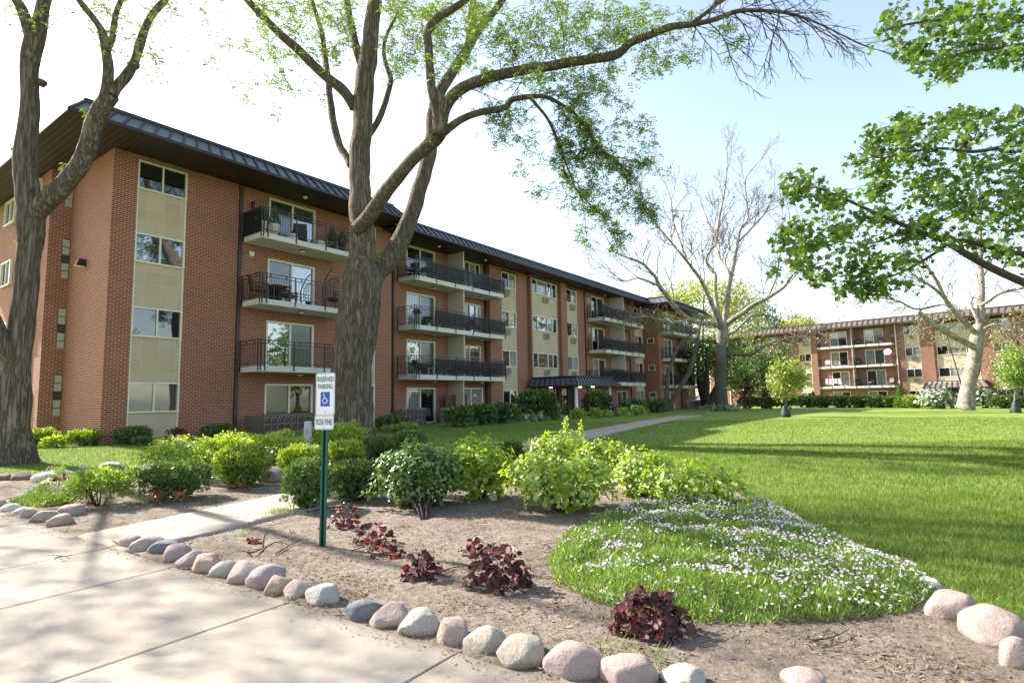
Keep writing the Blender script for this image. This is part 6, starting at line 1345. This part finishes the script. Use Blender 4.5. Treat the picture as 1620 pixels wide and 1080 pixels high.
armchair('brown wooden chair with tall back at the left end of the middle left balcony', 5.1, -.75, zA[1], 1.3, 'wood', 'wood', gb_, k=1.1); armchair('brown chair behind the table on the middle left balcony', 6.6, -.45, zA[1], .4, 'wood', 'wood', gb_)
side_table('brown table on the middle left balcony', 5.9, -.75, zA[1], 'wood', .8, .7, gb_)
o = put('hanging_egg_chair', 'black wire egg chair hanging from a curved stand by the big trunk', 'egg chair', 8.75, -.75, zA[1]+.004); m_ = MB()
m_.lathe([(.42, 0), (.45, .02), (.42, .04), (.40, .02), (.42, 0)], n=20); a = np.linspace(-1.4, 1.2, 14); m_.tube([(-.55+.0+.5*(1-math.cos(q))*0+(-.1*math.cos(q)), 0, .98+.95*math.sin(q)) if False else (-.42-.22*math.cos(q)+.22*math.cos(1.4)+(max(0, q)*.32), 0, 1.0+.98*math.sin(q)) for q in a], [.025]*14, 8); m_.build('stand', M['black_metal'], o)
m_ = MB()
for k_ in range(14):
    q = k_*PI/7; m_.tube([(.38*math.cos(q)*math.sin(v), .38*math.sin(q)*math.sin(v), .95+.58*math.cos(v)) for v in np.linspace(.05, 3.0, 9)], [.006]*9, 4)
for v in np.linspace(.5, 2.7, 8): m_.tube([(.38*math.cos(q)*math.sin(v), .38*math.sin(q)*math.sin(v), .95+.58*math.cos(v)) for q in np.linspace(.5, 5.6, 16)], [.005]*16, 4)
m_.build('basket', M['black_metal'], o); m_ = MB(); m_.lathe([(0, .42), (.25, .46), (.3, .55), (.2, .6), (0, .6)], n=14); m_.build('cushion', M['blue_fabric'], o)
gB = 'things on the balconies right of the big trunk'
armchair('black chair at the left end of the top balcony right of the trunk', 14.6, .1, zB[0], -1.2, group=gB); armchair('dark chair before the left sliding door, top balcony right of the trunk', 16.2, .1, zB[0], 0, group=gB); armchair('blue grey chair beside the right partition on the top balcony right of the trunk', 20.4, .0, zB[0], .5, 'blue_fabric', 'cushion', gB); armchair('dark chair at the far right end of the top balcony right of the trunk', 21.6, .0, zB[0], -.6, group=gB)
pot_plant('white flower pot at the corner of the top balcony right of the trunk', 15.1, -.3, zB[0], 'pot_white', .3, 'heuchera', gB, .16); side_table('dark low table on the top balcony right of the trunk', 17.2, .0, zB[0], 'wicker', .5, .4, gB)
pot_plant('bright green pot on the top balcony beside the partition', 17.75, -.3, zB[0], 'pot_green', .16, 'hyd', gB, .15)
pot_plant('grey pot with red flowers on the corner of the middle balcony right of the trunk', 14.45, -.35, zB[1]+.35, 'util', .3, 'heuchera', gB, .14); armchair('dark chair left of the partition on the middle balcony right of the trunk', 17.2, .1, zB[1], .4, group=gB); folding_chair('navy folding chair on the middle balcony near the downspout', 20.9, -.1, zB[1], .2, 'blue_fabric', gB); folding_chair('red patterned folding chair on the middle balcony right of the partition', 19.7, -.1, zB[1], -.3, 'red_fabric', gB)
for q, (s_, tx, pt) in enumerate(((15.4, 'small white pot in the row on the middle balcony floor', 'pot_white'), (16.2, 'grey pot in the row on the middle balcony floor', 'util'), (18.8, 'terracotta pot right of the partition on the middle balcony', 'terracotta'))): pot_plant(tx, s_, -.35, zB[1], pt, .2, 'hyd_dark', gB, .11)
o = put('papasan_chair', 'black round bowl chair at the left end of the lowest balcony right of the trunk', 'chair', 14.85, .05, zB[2]+.004, .5, gB); m_ = MB(); m_.lathe([(0, .0), (.25, .05), (.42, .18), (.5, .33), (.46, .34), (.38, .22), (.2, .1), (0, .06)], n=20); b_ = m_.build('bowl', M['wicker'], o); b_.rotation_euler = (.55, 0, 0); b_.location = (0, 0, .35); m_ = MB()
for q in range(4): m_.tube([(.3*math.cos(q*1.57+.8), .3*math.sin(q*1.57+.8), 0), (.1*math.cos(q*1.57+.8), .1*math.sin(q*1.57+.8), .5)], [.014]*2, 6)
m_.build('stand', M['black_metal'], o)
side_table('white small table on the lowest balcony before the left door', 15.9, -.2, zB[2], 'white', .45, .42, gB); side_table('taller white small table on the lowest balcony before the left door', 16.45, -.25, zB[2], 'white', .5, .5, gB)
o = put('lounge_chair', 'blue grey reclining lounge chair left of the partition on the lowest balcony', 'lounge chair', 17.5, .0, zB[2]+.004, 0, gB); m_ = MB(); m_.box(-.7, .3, -.3, .3, .3, .36); m_.build('seat', M['blue_fabric'], o); m_ = MB(); m_.hexa([(.3, -.3, .32), (.36, -.3, .3), (.36, .3, .3), (.3, .3, .32)], [(.85, -.3, .88), (.9, -.3, .85), (.9, .3, .85), (.85, .3, .88)]); m_.build('backrest', M['blue_fabric'], o)
for x in (-.6, .25):
    for y in (-.28, .25): l_ = MB(); l_.box(x, x+.03, y, y+.03, 0, .3); l_.build('leg', M['black_metal'], o)
folding_chair('dark red folding chair at the right end of the lowest balcony right of the trunk', 21.1, -.1, zB[2], .2, 'red_fabric', gB); armchair('dark low chair right of the partition on the lowest balcony', 19.0, .0, zB[2], .2, 'blue_fabric', 'blue_fabric', gB); armchair('dark low chair in the middle of the right half of the lowest balcony', 20.0, .0, zB[2], -.2, 'blue_fabric', 'blue_fabric', gB)
folding_chair('black folding chair inside the open ground floor patio door', 15.2, .15, .22, .8, 'wicker', gB); folding_chair('second black folding chair in the ground floor patio opening', 15.8, .05, .22, -.3, 'wicker', gB)
gC = 'planters on the balconies beyond the entrance'
for q in range(5): pot_plant(['first', 'second', 'third', 'fourth', 'last'][q]+' green planter from the left on the lowest balcony beyond the entrance', 35.9+q*.95, -.95, zC[2]+.45, 'wicker', .4, 'hyd_dark', gC, .2)
armchair('dark chair on the top balcony beyond the entrance', 37, -.4, zC[0], .3, group=gC); armchair('dark chair on the middle balcony beyond the entrance', 37.4, -.4, zC[1], .1, group=gC)
gD = 'things on the balconies of the distant block'
pot_plant('purple flowering pot on the top balcony of the distant block', 7.9, -.1, h2[0]-2.05, 'wicker', .5, 'heuchera', gD, .22, 1).children[1].data.materials[0] = M['purple']
armchair('dark chair in the middle of the top balcony of the distant block', 5.2, 0, h2[0]-2.05, .2, group=gD, F_=1); armchair('white chair at the left end of the middle balcony of the distant block', 1.3, 0, h2[1]-2.05, .2, 'white', 'white', gD, 1); armchair('dark chair right of the partition on the middle balcony of the distant block', 4.95, 0, h2[1]-2.05, -.3, group=gD, F_=1); folding_chair('white folding chair at the right end of the lowest balcony of the distant block', 8.6, 0, h2[2]-2.05, 0, 'white', gD, 1); armchair('dark chair beside the lowest partition of the distant block', 4.9, 0, h2[2]-2.05, .4, group=gD, F_=1); armchair('dark chair before the right door on the lowest balcony of the distant block', 6.3, 0, h2[2]-2.05, -.4, group=gD, F_=1)
o = put('hanging_blanket', 'white and lilac blanket hung over the lowest railing of the distant block', 'blanket', 2.0, -.66, h2[2]-2.05, 0, gD, 1); n_ = 26; X_ = np.linspace(-.95, .95, n_); R_ = []
for z_ in np.linspace(1.07, .35, 6): R_.append([(x, -.03-.02*math.sin(x*17)-.02*math.sin(x*7), z_+.08*math.sin(x*5)*(1.07-z_)) for x in X_])
V = np.array(R_).reshape(-1, 3); Q = [(r*n_+c, r*n_+c+1, (r+1)*n_+c+1, (r+1)*n_+c) for r in range(5) for c in range(n_-1)]; m_ = MB(); m_.addgrid(V, Q); V2 = V.copy(); V2[:, 1] += .02; m_.addgrid(V2, [q[::-1] for q in Q]); m_.build('cloth', M['lilac_cloth'], o)
# small things by the entrance
o = put('garden_lantern', 'white lantern box standing right of the canopy among low shrubs', 'lantern', 33.5, -4.2, None); m_ = MB(); m_.box(-.13, .13, -.13, .13, 0, .5); m_.hexa([(-.16, -.16, .5), (.16, -.16, .5), (.16, .16, .5), (-.16, .16, .5)], [(-.05, -.05, .66), (.05, -.05, .66), (.05, .05, .66), (-.05, .05, .66)]); m_.build('housing', M['white'], o)

# ------------------------------------------------------------------ parked cars seen past the building end
def car(label, px, py, d, rz):
    b = atd(px, py, d); b[2] = float(terrain(b[0], b[1])); o = empty('parked_car', tuple(b), rz, label, 'car', 'white cars parked behind the trees'); prof = [(-2.2, .35), (-2.25, .7), (-2.1, .9), (-1.3, .98), (-.6, 1.42), (.8, 1.45), (1.5, 1.0), (2.1, .88), (2.25, .65), (2.2, .35)]
    m_ = MB(); n_ = len(prof); V = []
    for y, k_ in ((-.88, 0), (-.80, 1), (.80, 1), (.88, 0)): V += [(x, y*(1-.12*max(0, z-.95)/.5), z) for x, z in prof]
    m_.add(V, [(i_+r*n_, (i_+1) % n_+r*n_, (i_+1) % n_+(r+1)*n_, i_+(r+1)*n_) for r in range(3) for i_ in range(n_)]+[tuple(range(n_))[::-1], tuple(range(3*n_, 4*n_))]); m_.build('body', M['car_white'], o)
    for sg_ in (-1, 1):
        w_ = MB(); w_.add([(x, sg_*.885*(1-.12*max(0, z-.95)/.5)+sg_*.004, z) for x, z in ((-1.15, 1.0), (-.55, 1.36), (.75, 1.38), (1.3, 1.0))], [(0, 1, 2, 3)]); w_.build('side_window', M['car_glass'], o)
        for x in (-1.35, 1.35):
            t_ = MB(); t_.tube([(x, sg_*.7, .32), (x, sg_*.9, .32)], [.32]*2, 18); q = t_.build('wheel', M['tyre'], o); r_ = MB(); r_.tube([(x, sg_*.9, .32), (x, sg_*.915, .32)], [.2]*2, 14); r_.build('rim', M['chrome'], q)
car('white car parked behind the multi stemmed dark tree', 1106, 641, 66, .4); car('white car farther back beside the bare sycamore trunk', 1124, 638, 78, .4)

# ------------------------------------------------------------------ light, sky, camera
AZ, EL = math.radians(28), math.radians(36)
S = Vector((-math.cos(AZ)*math.cos(EL), math.sin(AZ)*math.cos(EL), math.sin(EL)))
w = bpy.data.worlds.new('World'); scene.world = w; w.use_nodes = True; nt = w.node_tree; bg = nt.nodes['Background']
sk = nt.nodes.new('ShaderNodeTexSky'); sk.sky_type = 'NISHITA'; sk.sun_disc = False; sk.sun_elevation = EL; sk.sun_rotation = math.atan2(S.x, S.y); sk.air_density = 1.0; sk.dust_density = 1.6; sk.ozone_density = 1.0; sk.altitude = 200
wt = nt.nodes.new('ShaderNodeMix'); wt.data_type = 'RGBA'; wt.blend_type = 'MULTIPLY'; wt.inputs[0].default_value = 1; wt.inputs[7].default_value = (1.07, 1.0, .90, 1); hs_ = nt.nodes.new('ShaderNodeHueSaturation'); hs_.inputs['Saturation'].default_value = .92
nt.links.new(sk.outputs[0], hs_.inputs['Color']); nt.links.new(hs_.outputs[0], wt.inputs[6]); nt.links.new(wt.outputs[2], bg.inputs[0]); bg.inputs[1].default_value = .13
sl = bpy.data.lights.new('sun', 'SUN'); sl.energy = 4.7; sl.angle = math.radians(.55); sl.color = (1, .93, .82)
so_ = bpy.data.objects.new('sun', sl); COL.objects.link(so_); so_.rotation_euler = S.to_track_quat('Z', 'Y').to_euler(); so_.location = (-30, 20, 40)
cam = bpy.data.cameras.new('camera'); cam.sensor_width = 36; cam.lens = F/1620*36; cam.clip_start = .05; cam.clip_end = 2000
co = bpy.data.objects.new('camera', cam); COL.objects.link(co)
co.matrix_world = Matrix(((RT[0], UP[0], -FW[0], 0), (RT[1], UP[1], -FW[1], 0), (RT[2], UP[2], -FW[2], H), (0, 0, 0, 1)))
scene.camera = co
vs = scene.view_settings; vs.view_transform = 'Standard'; vs.look = 'None'; vs.exposure = 1.74; vs.gamma = 1
scene.cycles.max_bounces = 8; scene.cycles.transparent_max_bounces = 16; scene.cycles.use_denoising = True
